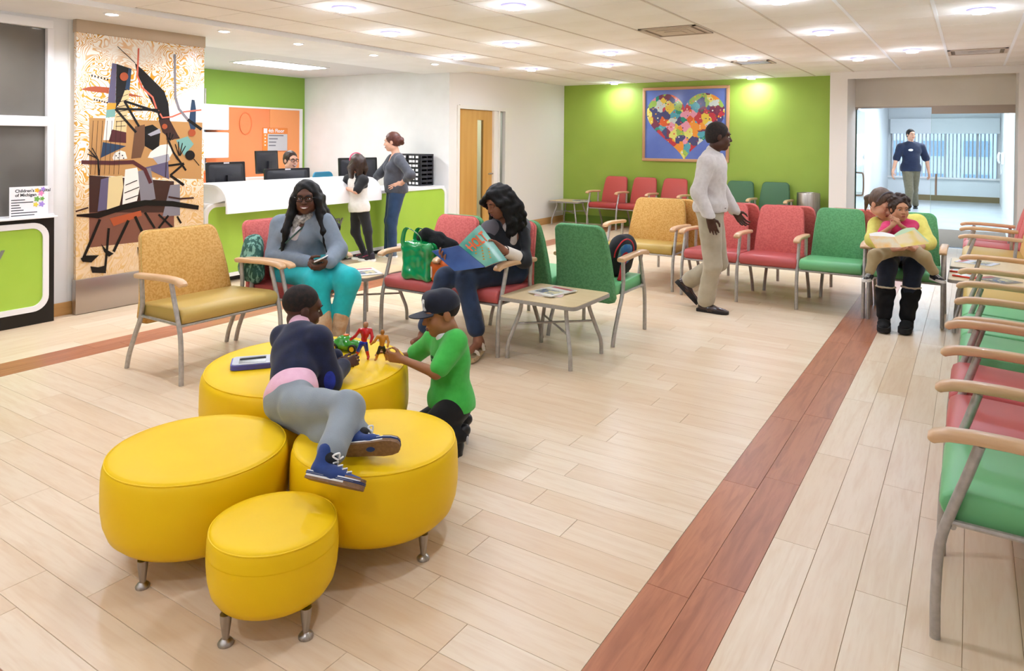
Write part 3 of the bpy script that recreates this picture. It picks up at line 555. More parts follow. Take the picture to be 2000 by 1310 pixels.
# ------------------------------------------------------------------ glass artwork panel
ART = [
 ('tan', [[3.225,1.713],[4.318,1.698],[4.31,1.129],[3.226,1.208]]),
 ('dkbrown', [[3.226,1.208],[4.018,1.122],[4.02,0.818],[3.228,0.882]]),
 ('midbrown', [[3.228,0.882],[4.02,0.818],[4.021,0.571],[3.229,0.573]]),
 ('purple', [[3.422,2.21],[3.462,2.206],[3.453,1.852],[3.384,1.852]]),
 ('black', [[3.462,2.206],[3.599,2.174],[3.541,1.928],[3.453,1.799]]),
 ('navy', [[3.572,2.18],[3.599,2.174],[3.58,1.975],[3.54,1.981]]),
 ('gold', [[3.38,1.849],[3.461,1.853],[3.453,1.799],[3.374,1.787]]),
 ('teal', [[3.374,1.787],[3.453,1.799],[3.45,1.729],[3.367,1.717]]),
 ('cream', [[3.474,1.8],[3.537,1.972],[3.58,1.975],[3.551,1.589],[3.428,1.614]]),
 ('white', [[3.367,1.717],[3.448,1.72],[3.416,1.517],[3.346,1.517]]),
 ('maroon', [[3.424,1.614],[3.551,1.589],[3.551,1.491],[3.393,1.503]]),
 ('navy', [[3.342,1.499],[3.551,1.464],[3.326,1.36]]),
 ('rust', [[3.151,1.956],[3.216,1.981],[3.282,1.992],[3.397,1.989],[3.392,1.937],[3.249,1.942]]),
 ('rust', [[3.573,1.948],[3.723,1.92],[3.573,1.921]]),
 ('black', [[3.63,2.23],[3.704,2.174],[3.779,2.107],[3.915,1.987],[3.955,1.877],[3.975,1.689],[4.077,1.539],[3.956,1.52],[3.877,1.668],[3.847,1.779],[3.723,1.993],[3.648,2.133]]),
 ('dkbrown', [[3.857,1.714],[3.965,1.727],[4.067,1.549],[3.996,1.52],[3.897,1.594]]),
 ('brown', [[3.632,1.644],[3.724,1.665],[3.744,1.519],[3.689,1.355],[3.597,1.347]]),
 ('black', [[3.725,1.646],[3.8,1.666],[3.877,1.612],[3.859,1.389],[3.725,1.464]]),
 ('silver', [[3.753,1.574],[3.868,1.631],[3.881,1.59],[3.782,1.556]]),
 ('white', [[3.428,1.359],[3.446,1.402],[3.498,1.425],[3.543,1.41],[3.561,1.348],[3.437,1.337]]),
 ('white', [[3.782,1.408],[3.878,1.473],[3.956,1.482],[4.007,1.406],[3.957,1.332],[3.754,1.354]]),
 ('silver', [[3.801,1.353],[3.957,1.388],[3.977,1.331],[3.879,1.258]]),
 ('purple', [[3.726,1.263],[3.957,1.313],[3.968,1.143],[3.84,1.204]]),
 ('cream', [[3.395,1.184],[3.517,1.197],[3.526,1.09],[3.491,0.914],[3.379,0.896]]),
 ('white', [[3.543,1.25],[3.652,1.265],[3.69,1.136],[3.653,0.956],[3.518,0.93]]),
 ('grey', [[3.661,1.228],[3.783,1.261],[3.832,0.963],[3.69,0.936]]),
 ('teal', [[4.036,1.52],[4.159,1.559],[4.223,1.482],[4.119,1.367]]),
 ('navy', [[4.199,1.924],[4.231,1.919],[4.246,1.833],[4.243,1.638],[4.201,1.598],[4.169,1.694]]),
 ('grey', [[3.978,1.086],[4.079,1.091],[4.081,0.785],[3.901,0.79]]),
 ('rust', [[3.405,0.815],[3.691,0.863],[3.7,0.816],[3.44,0.741]]),
 ('purple', [[3.327,1.169],[3.395,1.184],[3.379,0.896],[3.299,0.885]]),
 ('coral', [[3.654,2.369],[3.649,2.242],[3.644,2.113],[3.688,2.004],[3.792,1.919],[3.829,1.812],[3.846,1.818],[3.806,1.929],[3.702,2.015],[3.66,2.117],[3.665,2.243],[3.67,2.37]]),
 ('coral', [[3.843,1.803],[3.893,1.727],[3.997,1.739],[4.119,1.791],[4.307,1.818],[4.305,1.833],[4.115,1.806],[3.993,1.754],[3.9,1.741],[3.856,1.811]]),
 ('grey', [[4.006,2.351],[4.009,2.144],[4.014,1.935],[4.055,1.819],[4.159,1.706],[4.178,1.721],[4.076,1.831],[4.038,1.939],[4.033,2.146],[4.03,2.354]]),
 ('black', [[4.149,1.711],[4.298,1.617],[4.317,1.641],[4.167,1.735]]),
 ('black', [[3.529,1.864],[3.873,1.769],[3.88,1.791],[3.535,1.884]]),
 ('black', [[3.453,1.789],[3.857,1.796],[3.857,1.818],[3.453,1.81]]),
 ('black', [[3.445,1.792],[3.633,1.583],[3.65,1.598],[3.461,1.807]]),
 ('black', [[3.523,1.868],[3.659,1.64],[3.678,1.651],[3.541,1.88]]),
 ('black', [[3.466,2.363],[3.628,2.228],[3.632,2.233],[3.47,2.367]]),
 ('maroon', [[3.16,1.309],[3.42,1.295],[3.612,1.298],[3.712,1.233],[3.766,1.107],[3.801,1.12],[3.741,1.256],[3.619,1.334],[3.42,1.331],[3.161,1.342]]),
 ('black', [[3.959,1.265],[4.121,1.28],[4.118,1.301],[3.956,1.285]]),
 ('black', [[4.112,1.298],[3.971,1.188],[3.985,1.172],[4.127,1.282]]),
 ('black', [[3.97,1.171],[4.112,1.069],[4.128,1.089],[3.985,1.19]]),
 ('black', [[4.029,1.363],[4.132,1.217],[4.149,1.228],[4.045,1.373]]),
 ('black', [[4.072,1.369],[4.031,1.484],[4.022,1.481],[4.063,1.366]]),
 ('black', [[4.073,1.368],[4.066,1.505],[4.056,1.505],[4.062,1.368]]),
 ('black', [[4.079,1.367],[4.107,1.491],[4.097,1.493],[4.069,1.369]]),
 ('black', [[4.082,1.365],[4.139,1.461],[4.13,1.465],[4.073,1.37]]),
 ('black', [[4.22,1.334],[4.28,1.265],[4.287,1.269],[4.227,1.339]]),
 ('black', [[3.947,1.516],[3.998,1.402],[4.049,1.325],[4.066,1.335],[4.016,1.411],[3.965,1.523]]),
 ('black', [[3.951,1.52],[3.945,1.586],[3.935,1.585],[3.941,1.519]]),
 ('black', [[3.971,1.519],[3.981,1.591],[3.971,1.592],[3.961,1.52]]),
 ('black', [[3.981,1.514],[4.01,1.575],[4.001,1.579],[3.972,1.518]]),
 ('black', [[3.318,1.205],[3.308,1.346],[3.22,1.441],[3.215,1.437],[3.294,1.341],[3.301,1.204]]),
 ('black', [[3.302,1.356],[3.211,1.4],[3.208,1.392],[3.299,1.348]]),
 ('black', [[3.301,1.363],[3.254,1.449],[3.247,1.445],[3.294,1.359]]),
 ('black', [[3.122,0.856],[3.307,0.825],[3.516,0.879],[3.73,0.907],[3.997,0.879],[4.276,0.825],[4.282,0.867],[4.001,0.931],[3.726,0.959],[3.503,0.928],[3.298,0.874],[3.122,0.873]]),
 ('black', [[3.308,0.819],[3.242,0.662],[3.169,0.491],[3.19,0.479],[3.264,0.65],[3.33,0.808]]),
 ('black', [[3.386,0.73],[3.37,0.521],[3.353,0.349],[3.374,0.344],[3.39,0.517],[3.407,0.726]]),
 ('black', [[3.561,0.789],[3.429,0.518],[3.451,0.505],[3.584,0.776]]),
 ('black', [[3.624,0.809],[3.708,0.619],[3.732,0.627],[3.647,0.817]]),
 ('black', [[3.719,0.837],[3.814,0.681],[3.833,0.691],[3.738,0.847]]),
 ('black', [[3.952,0.801],[3.854,0.688],[3.87,0.675],[3.968,0.788]]),
 ('black', [[3.855,0.806],[3.993,0.671],[4.007,0.684],[3.868,0.819]]),
 ('black', [[4.041,0.774],[4.082,0.703],[4.1,0.711],[4.059,0.782]]),
 ('dkbrown', [[3.957,0.965],[4.08,0.939],[4.226,0.939],[4.225,0.956],[4.08,0.956],[3.96,0.982]]),
 ('dkbrown', [[3.116,0.893],[3.221,0.919],[3.217,0.932],[3.112,0.906]]),
 ('black', [[3.545,1.103],[3.654,1.143],[3.651,1.15],[3.543,1.11]]),
 ('black', [[3.537,1.032],[3.673,1.079],[3.67,1.086],[3.534,1.039]]),
 ('black', [[3.546,0.969],[3.673,1.006],[3.67,1.013],[3.543,0.976]]),
 ('black', [[3.239,2.075],[3.25,2.074],[3.253,2.091],[3.241,2.092]]),
 ('black', [[3.261,1.866],[3.271,1.865],[3.273,1.88],[3.263,1.882]]),
 ('black', [[3.265,2.07],[3.277,2.069],[3.279,2.087],[3.267,2.087]]),
 ('black', [[3.283,1.862],[3.293,1.861],[3.295,1.876],[3.285,1.878]]),
 ('black', [[3.292,2.065],[3.304,2.064],[3.306,2.082],[3.294,2.083]]),
 ('black', [[3.304,1.858],[3.314,1.857],[3.317,1.872],[3.307,1.874]]),
 ('black', [[3.319,2.06],[3.331,2.06],[3.333,2.077],[3.321,2.078]]),
 ('black', [[3.326,1.854],[3.336,1.853],[3.339,1.868],[3.329,1.869]]),
 ('black', [[3.346,2.056],[3.358,2.055],[3.36,2.072],[3.348,2.073]]),
 ('black', [[3.348,1.85],[3.358,1.849],[3.361,1.864],[3.351,1.865]]),
 ('black', [[3.373,2.051],[3.385,2.05],[3.387,2.067],[3.375,2.068]]),
 ('black', [[3.37,1.846],[3.381,1.844],[3.383,1.86],[3.373,1.861]]),
 ('dkbrown', [[3.256,1.688],[3.233,1.216],[3.237,1.216],[3.26,1.688]]),
 ('dkbrown', [[3.296,1.689],[3.272,1.215],[3.276,1.214],[3.3,1.689]]),
 ('dkbrown', [[3.336,1.69],[3.312,1.213],[3.317,1.213],[3.34,1.69]]),
 ('dkbrown', [[3.377,1.692],[3.353,1.212],[3.357,1.211],[3.381,1.691]]),
 ('dkbrown', [[3.418,1.693],[3.394,1.21],[3.398,1.21],[3.422,1.693]]),
 ('dkbrown', [[3.46,1.694],[3.436,1.209],[3.44,1.209],[3.464,1.694]]),
 ('dkbrown', [[3.502,1.695],[3.478,1.207],[3.482,1.207],[3.506,1.695]]),
 ('dkbrown', [[3.953,1.67],[3.926,1.163],[3.931,1.163],[3.958,1.67]]),
 ('dkbrown', [[3.467,1.895],[3.563,1.936],[3.561,1.94],[3.466,1.899]]),
 ('dkbrown', [[3.465,1.852],[3.56,1.887],[3.558,1.892],[3.463,1.857]]),
 ('dkbrown', [[3.462,1.81],[3.556,1.839],[3.555,1.844],[3.461,1.815]]),
 ('dkbrown', [[3.46,1.767],[3.552,1.79],[3.551,1.795],[3.459,1.772]]),
 ('dkbrown', [[3.457,1.725],[3.549,1.742],[3.548,1.747],[3.456,1.73]]),
 ('dkbrown', [[3.454,1.682],[3.545,1.693],[3.545,1.699],[3.454,1.687]]),
 ('dkbrown', [[3.452,1.64],[3.542,1.645],[3.542,1.651],[3.452,1.645]]),
 ('black', [[3.156,0.488],[3.196,0.508],[3.312,0.497],[3.246,0.441],[3.172,0.457]]),
 ('black', [[3.329,0.595],[3.371,0.541],[3.44,0.494],[3.397,0.471],[3.354,0.522]]),
 ('black', [[3.237,0.408],[3.304,0.39],[3.368,0.398],[3.372,0.328],[3.254,0.349]]),
 ('black', [[3.655,0.53],[3.715,0.477],[3.715,0.426],[3.665,0.456]]),
 ('black', [[4.234,1.371],[4.229,1.35],[4.214,1.334],[4.193,1.325],[4.17,1.325],[4.149,1.335],[4.134,1.352],[4.129,1.373],[4.134,1.393],[4.148,1.41],[4.169,1.419],[4.192,1.419],[4.214,1.409],[4.228,1.392]]),
 ('rust', [[4.241,1.595],[4.237,1.579],[4.226,1.566],[4.21,1.559],[4.192,1.559],[4.176,1.565],[4.165,1.578],[4.161,1.594],[4.165,1.61],[4.176,1.623],[4.192,1.63],[4.21,1.631],[4.226,1.624],[4.237,1.611]]),
 ('rust', [[3.565,2.099],[3.561,2.082],[3.55,2.067],[3.535,2.058],[3.517,2.057],[3.502,2.064],[3.491,2.076],[3.487,2.093],[3.491,2.11],[3.501,2.125],[3.517,2.133],[3.534,2.135],[3.55,2.129],[3.561,2.116]]),
 ('rust', [[3.944,1.651],[3.941,1.64],[3.933,1.63],[3.922,1.625],[3.91,1.625],[3.899,1.63],[3.892,1.639],[3.889,1.65],[3.891,1.661],[3.899,1.67],[3.91,1.676],[3.922,1.676],[3.933,1.671],[3.941,1.662]]),
 ('black', [[3.464,1.376],[3.462,1.371],[3.458,1.37],[3.454,1.372],[3.452,1.376],[3.454,1.38],[3.458,1.382],[3.462,1.38]]),
 ('black', [[3.492,1.397],[3.49,1.392],[3.486,1.391],[3.482,1.392],[3.48,1.397],[3.482,1.401],[3.486,1.403],[3.49,1.401]]),
 ('black', [[3.521,1.379],[3.519,1.374],[3.514,1.372],[3.51,1.374],[3.508,1.379],[3.51,1.383],[3.514,1.385],[3.519,1.383]]),
 ('black', [[3.482,1.358],[3.48,1.353],[3.476,1.352],[3.471,1.354],[3.469,1.358],[3.471,1.362],[3.476,1.364],[3.48,1.362]]),
 ('black', [[3.531,1.353],[3.53,1.349],[3.525,1.347],[3.521,1.349],[3.519,1.354],[3.521,1.358],[3.525,1.36],[3.529,1.358]]),
]
def art_ground():
    m = bpy.data.materials.new('batik_ground'); m.use_nodes = True; nt = m.node_tree; N = nt.nodes; L = nt.links; b = N['Principled BSDF']
    tc = N.new('ShaderNodeTexCoord'); n = N.new('ShaderNodeTexNoise'); n.inputs['Scale'].default_value = 4.4; n.inputs['Detail'].default_value = 2; n.inputs['Distortion'].default_value = 1.2; L.new(tc.outputs['Object'], n.inputs['Vector'])
    k = N.new('ShaderNodeMath'); k.operation = 'MULTIPLY'; k.inputs[1].default_value = 16; L.new(n.outputs[0], k.inputs[0])
    f = N.new('ShaderNodeMath'); f.operation = 'PINGPONG'; f.inputs[1].default_value = .5; L.new(k.outputs[0], f.inputs[0])
    r = N.new('ShaderNodeValToRGB'); r.color_ramp.elements[0].position = .15; r.color_ramp.elements[1].position = .25; r.color_ramp.elements[0].color = lin('#dd9d2c'); r.color_ramp.elements[1].color = lin('#fdf7ea'); L.new(f.outputs[0], r.inputs[0])
    n2 = N.new('ShaderNodeTexNoise'); n2.inputs['Scale'].default_value = 1.4; L.new(tc.outputs['Object'], n2.inputs['Vector'])
    r2 = N.new('ShaderNodeValToRGB'); r2.color_ramp.elements[0].position = .5; r2.color_ramp.elements[1].position = .62; L.new(n2.outputs[0], r2.inputs[0])
    mx = N.new('ShaderNodeMix'); mx.data_type = 'RGBA'; L.new(r2.outputs[0], mx.inputs[0]); L.new(r.outputs[0], mx.inputs[6]); mx.inputs[7].default_value = lin('#fffaf0')
    sp_ = N.new('ShaderNodeSeparateXYZ'); L.new(tc.outputs['Object'], sp_.inputs[0]); r3 = N.new('ShaderNodeValToRGB'); r3.color_ramp.elements[0].position = .35; r3.color_ramp.elements[1].position = 1.3 / 2.6
    r3.color_ramp.elements[0].color = (.8, .8, .8, 1); r3.color_ramp.elements[1].color = (0, 0, 0, 1); dv = N.new('ShaderNodeMath'); dv.operation = 'DIVIDE'; dv.inputs[1].default_value = 2.6; L.new(sp_.outputs[2], dv.inputs[0]); L.new(dv.outputs[0], r3.inputs[0])
    n4 = N.new('ShaderNodeTexNoise'); n4.inputs['Scale'].default_value = 40; L.new(tc.outputs['Object'], n4.inputs['Vector']); r4 = N.new('ShaderNodeValToRGB'); r4.color_ramp.elements[0].color = lin('#c9a26a'); r4.color_ramp.elements[1].color = lin('#e2c08c'); L.new(n4.outputs[0], r4.inputs[0])
    m2 = N.new('ShaderNodeMix'); m2.data_type = 'RGBA'; L.new(r3.outputs[0], m2.inputs[0]); L.new(mx.outputs[2], m2.inputs[6]); L.new(r4.outputs[0], m2.inputs[7])
    L.new(m2.outputs[2], b.inputs['Base Color']); b.inputs['Roughness'].default_value = .12; return m
ACOL = dict(tan='#b98a55', dkbrown='#3f2822', midbrown='#7a4e3e', purple='#5f5870', black='#14110f', navy='#2c4058', gold='#cf9a34', teal='#79a79d', cream='#d9c38f', white='#e9e3d6', maroon='#54292a', rust='#a8502f', brown='#6b4a33', silver='#a3a1a8', grey='#807b80', coral='#de7058')
art = empty('glass_artwork', (0, 0, 0), 0, 'tall glass panel printed with an abstract orange, black and brown figure scene', 'artwork')
MB().box(-6.54, -6.50, 3.12, 4.335, .30, 2.45).build('glass_panel', art_ground(), art, 0)
MB().box(-6.552, -6.488, 3.113, 4.342, 2.45, 2.562, .003).build('top_rail', mat('champagne_rail', '#b9a48a', .4, .3), art)
MB().box(-6.552, -6.488, 3.113, 4.342, 0.005, .305, .003).build('kick_plate', mat('kick_steel', '#b5ada5', .3, .9), art)
pm = MB(); names = list(ACOL)
for i, (c, pts) in enumerate(ART):
    pm.cur = names.index(c); pm.flat(pts, lambda y, z, i=i: (-6.4995 + .00006 * (i + 1), y, z))
po = pm.build('printed_figures', [mat('print_' + k, v, .2, col2=v, bump=.02) if False else mat('print_' + k, v, .22) for k, v in ACOL.items()], art, 0); po['kind'] = 'stuff'

# ------------------------------------------------------------------ counters
def counter_frame(t, X, y0, y1, z0, z1, band, rad, nm_frame='rounded_frame'):
    c = ((y0 + y1) / 2, (z0 + z1) / 2); n = 8; o_ = rrect(y1 - y0, z1 - z0, rad, n, c); i_ = rrect(y1 - y0 - 2 * band, z1 - z0 - 2 * band, rad - band * .8, n, c); N_ = len(o_)
    vs = [(X, *p) for p in o_] + [(X, *p) for p in i_] + [(X - .04, *p) for p in o_] + [(X - .04, *p) for p in i_]
    fs = []
    for k in range(N_):
        j = (k + 1) % N_; fs += [(k, j, N_ + j, N_ + k), (2 * N_ + k, 3 * N_ + k, 3 * N_ + j, 2 * N_ + j), (k, 2 * N_ + k, 2 * N_ + j, j), (N_ + k, N_ + j, 3 * N_ + j, 3 * N_ + k)]
    MB().add(vs, fs).build(nm_frame, solid, t, 40)
    MB().prism([(p[0], p[1]) for p in rrect(y1 - y0 - 2 * band + .01, z1 - z0 - 2 * band + .01, rad - band * .8, n, c)], lambda y, z: (X - .04, y, z), lambda y, z: (X - .012, y, z)).build('green_panel', green_desk, t, 0)
sgn = mat('grey_lettering', '#8a8a80', .4, .3)
c2 = empty('office_counter', (0, 0, 0), 0, 'black counter front with rounded white frame and lime green inset', 'counter')
MB().box(-6.615, -6.455, -1.2, 2.925, .0, .872).build('body', black, c2, 0)
counter_frame(c2, -6.43, -1.1, 2.875, .11, .838, .045, .12)
MB().box(-6.62, -6.40, -1.2, 2.93, .873, .888, .003).build('counter_top', solid, c2)
text_mesh('y', .17, lambda u, v, w: (-6.44 + w, 2.475 + u, .56 + v), 'lettering', sgn, c2, .006, bold=.004)
desk = empty('reception_desk', (0, 0, 0), 0, 'long white reception desk with lime green front and rolled counter', 'desk')
DY0, DY1 = 4.45, 8.48
counter_frame(desk, -6.65, DY0, DY1, .065, .858, .04, .13)
MB().box(-7.40, -6.69, DY0 + .02, DY1, .815, .857, .006).build('worktop', solid, desk)
MB().box(-7.36, -6.76, DY0 + .03, DY1, 0.0, .07).build('kick_board', black, desk, 0)
MB().box(-7.30, -6.70, DY0 + .03, DY0 + .07, .07, .815).box(-7.3, -6.70, DY1 - .05, DY1 - .01, .07, .815).build('side_panel', solid, desk, 0)
MB().box(-6.72, -6.69, DY0 + .07, DY1 - .05, .07, .815).build('back_panel', solid, desk, 0)
HY0, HY1 = 4.55, 6.83
outer = [(-7.02, 1.055), (-6.66, 1.055), (-6.585, 1.045), (-6.515, 1.012), (-6.462, .962), (-6.432, .905), (-6.42, .84), (-6.42, .762)]
inner = [(-6.445, .762), (-6.445, .84), (-6.455, .895), (-6.482, .945), (-6.53, .992), (-6.59, 1.02), (-6.66, 1.03), (-7.02, 1.03)]
MB().prism(outer + inner, lambda x, z: (x, HY0, z), lambda x, z: (x, HY1, z)).build('rolled_counter', solid, desk, 50)
MB().prism([(-7.0, .857), (-6.66, .857), (-6.47, .90), (-6.51, .97), (-6.6, 1.02), (-6.66, 1.029), (-7.0, 1.029)], lambda x, z: (x, HY0 + .01, z), lambda x, z: (x, HY0 + .04, z)).build('counter_bracket', solid, desk, 0)
MB().prism([(-7.0, .857), (-6.66, .857), (-6.47, .90), (-6.51, .97), (-6.6, 1.02), (-6.66, 1.029), (-7.0, 1.029)], lambda x, z: (x, HY1 - .04, z), lambda x, z: (x, HY1 - .01, z)).build('counter_bracket', solid, desk, 0)
text_mesh('ology', .165, lambda u, v, w: (-6.66 + w, 6.02 + u, .475 + v), 'lettering', sgn, desk, .008, bold=.003)
MB().box(-7.98, -7.40, DY0, DY1 - .4, .715, .74, .004).build('inner_worktop', solid, desk)
MB().box(-7.95, -7.90, DY0 + .02, DY0 + .07, 0, .715).box(-7.95, -7.90, DY1 - .5, DY1 - .45, 0, .715).build('inner_leg', tube_m, desk, 0)
# items on the left counter
sg = empty('notice_card', (0, 0, 0), 0, 'white printed notice card with flower sticker standing on the left counter', 'sign')
MB().box(-6.475, -6.47, 2.60, 2.885, .889, 1.135).build('card', solid, sg, 0)
ink = mat('black_ink', '#1a1a22', .6); lilac = mat('lilac_ink', '#b57fd0', .6)
text_mesh('Children\'s Hospital\nof Michigan', .034, lambda u, v, w: (-6.4695, 2.64 + u, 1.09 + v), 'heading', ink, sg, 0, bold=.001)
for k, w_ in enumerate((.10, .16, .06, .07, .09, .19, .17)):
    MB().box(-6.4699, -6.4694, 2.612, 2.612 + w_, 1.025 - .021 * k, 1.032 - .021 * k).build('line_of_print', ink, sg, 0)
fl = MB(); fcols = ['#e78fc0', '#f2b632', '#6fa84a', '#a78ad8', '#e7d04a']
for k, (y, z, r, c) in enumerate(((2.80, 1.10, .016, 1), (2.83, 1.075, .02, 0), (2.80, 1.03, .02, 2), (2.84, 1.03, .015, 2), (2.79, .985, .017, 4), (2.835, .985, .02, 3), (2.845, 1.11, .016, 3))):
    fl.cur = c; fl.flat([(r * (1 + .3 * math.cos(5 * a)) * math.cos(a) + y, r * (1 + .3 * math.cos(5 * a)) * math.sin(a) + z) for a in [2 * math.pi * q / 20 for q in range(20)]], lambda y, z, k=k: (-6.469 + .0002 * k, y, z))
fl.build('flower_sticker', [mat('sticker_%d' % i, c, .5) for i, c in enumerate(fcols)], sg, 0)
# ------------------------------------------------------------------ things on and behind the reception desk
scr = mat('black_plastic', '#17171b', .32, bump=.02, bscale=90); scr2 = mat('dark_plastic', '#24242a', .45)
def monitor(x, y, rz, w, h, zb, zt, label, lip=True):
    t = empty('computer_monitor', (x, y, zb), rz, label, 'monitor', 'computer monitors of the reception')
    H = zt - zb
    tl = math.tan(R(6))
    def f(u, v, d): return (d + (v) * -tl * .6, u, v)
    MB().prism(rrect(w, h, .012, 3, (0, H - h / 2)), lambda u, v: f(u, v, -.012), lambda u, v: f(u, v, .012)).build('bezel', scr, t, 40)
    MB().prism(rrect(w * .9, h * .86, .03, 3, (0, H - h * .5)), lambda u, v: f(u, v, .012), lambda u, v: f(u * .8, H - h * .5 + (v - H + h * .5) * .8, .035)).build('rear_housing', scr2, t, 40)
    MB().box(-.02, .05, -.035, .035, .012, H - h * .45).build('stand', scr2, t, 0)
    MB().prism(rrect(.2, .26, .03, 4, (0.02, 0)), lambda u, v: (u, v, 0), lambda u, v: (u, v, .012)).build('stand_foot', scr2, t, 0)
    if lip: MB().box(.012 - H * tl * .6, .016 - H * tl * .6, -.04, .04, H - .02, H - .003).build('badge', mat('pale_badge', '#d8cfd2', .5), t, 0)
monitor(-7.2, 5.10, R(8), .56, .335, .858, 1.27, 'black monitor at the left end of the reception desk, beside the glass artwork')
monitor(-7.2, 5.97, R(-4), .66, .30, .858, 1.172, 'wide black monitor in front of the receptionist')
monitor(-8.9, 7.0, R(15), .52, .34, .905, 1.36, 'black monitor on the rear counter against the orange glass', False)
monitor(-7.25, 7.25, R(-3), .70, .36, .858, 1.285, 'black monitor behind the girl at the desk', False)
rear = empty('rear_counter', (0, 0, 0), 0, 'white topped counter with lime front along the green alcove wall', 'counter')
MB().box(-9.81, -8.75, 4.0, 8.3, .86, .90, .005).build('counter_top', solid, rear); MB().box(-9.8, -8.85, 4.05, 8.25, 0, .86).build('cabinet_front', green_desk, rear, 0)
ob = empty('orange_binder_box', (-8.95, 5.75, .905), R(10), 'orange storage box left on the rear counter beside the artwork', 'box')
MB().box(-.13, .13, -.22, .22, 0, .16, .006).build('box', mat('orange_card', '#d8682c', .6), ob); MB().box(-.135, .135, -.225, .225, .16, .19, .005).build('lid', mat('orange_card_light', '#ee8a4a', .6), ob)
# green wall: orange glass with floor directory
orange = mat('orange_glass', '#f5935c', .25, col2='#f58c58', scale=1.2)
w4 = empty('window_4'); w4['kind'] = 'structure'
MB().box(-9.815, -9.80, 6.55, 7.74, .92, 2.03).build('pane', orange, w4, 0); MB().box(-9.815, -9.80, 7.745, 8.36, .92, 2.03).build('pane', mat('orange_glass_right', '#f59f62', .25), w4, 0)
MB().box(-9.82, -9.785, 6.5, 8.42, 2.03, 2.06).box(-9.82, -9.785, 8.36, 8.42, .9, 2.03).box(-9.82, -9.785, 6.5, 6.55, .9, 2.03).box(-9.82, -9.79, 6.55, 8.36, .90, .92).build('window_frame', solid, w4, 0)
MB().tube([Vector((-9.798, 7.27 + .11 * math.cos(a), 1.78 + .17 * math.sin(a))) for a in [2 * math.pi * k / 24 for k in range(25)]], .016, 6, False, .3).build('oval_decal', mat('orange_decal', '#ee7f4a', .3), w4)
fd = empty('floor_directory', (0, 0, 0), 0, 'orange and grey floor directory sign on the orange glass', 'sign')
MB().box(-9.80, -9.785, 7.60, 8.10, 1.33, 1.72, .003).build('plate', mat('directory_orange', '#f08a3c', .4), fd)
MB().box(-9.785, -9.782, 7.69, 8.09, 1.34, 1.62).build('grey_field', mat('directory_grey', '#c9c7c9', .4), fd, 0)
MB().box(-9.785, -9.782, 7.61, 7.68, 1.63, 1.71).build('symbol_square', mat('directory_white', '#e8e8ee', .4), fd, 0)
text_mesh('4th Floor', .085, lambda u, v, w: (-9.7815, 7.70 + u, 1.645 + v), 'heading', solid, fd, bold=.002)
for k, w_ in enumerate((.30, .18, .15, .14)):
    MB().box(-9.7819, -9.7810, 7.71, 7.71 + w_, 1.585 - .055 * k, 1.603 - .055 * k).build('line_of_print', mat('grey_ink', '#77757d', .6), fd, 0)
    MB().flat([(7.63, 1.585 - .055 * k), (7.665, 1.60 - .055 * k), (7.63, 1.615 - .055 * k)], lambda y, z: (-9.7842, y, z)).build('arrow', solid, fd, 0)
for z, nm in ((1.665, 'upper'), (1.245, 'lower')):
    wc = empty('wall_cabinet', (0, 0, 0), 0, nm + ' of two white wall cabinets on the green wall beside the artwork', 'cabinet', 'white wall cabinets')
    MB().box(-9.815, -9.52, 6.05, 6.76, z, z + .385, .006).build('body', solid, wc); MB().box(-9.52, -9.50, 6.055, 6.755, z + .005, z + .38, .004).build('door', solid, wc)
wr = tag(MB().box(-9.818, -9.80, 6.55, 6.575, .95, 2.3, .002).build('shelf_standard', tube_m), 'slim grey metal shelf rail above the white wall cabinets', 'shelf rail')
# drawer organiser
org = empty('drawer_organiser', (0, 0, 0), 0, 'black desktop organiser with two columns of labelled drawers on the desk end', 'organiser')
MB().box(-7.36, -6.86, 8.12, 8.42, .859, 1.33).build('body', scr2, org, 0)
lab = mat('label_white', '#e9e6e4', .5)
for c in range(2):
    for r in range(7):
        z = .87 + r * .065; x = -7.35 + c * .25
        d = MB().box(x + .004, x + .236, 8.105, 8.121, z, z + .055, .002).build('drawer', scr, org)
        q = MB()
        for k in range(3): q.box(x + .03 + k * .065, x + .03 + k * .065 + random.uniform(.03, .055), 8.102, 8.1049, z + .01, z + .045)
        q.build('drawer_label', lab, d, 0)
        for k in range(2): MB().box(-6.86, -6.858, 8.15 + .13 * k, 8.26 + .13 * k, z + .012, z + .04).build('side_label', lab, d, 0)
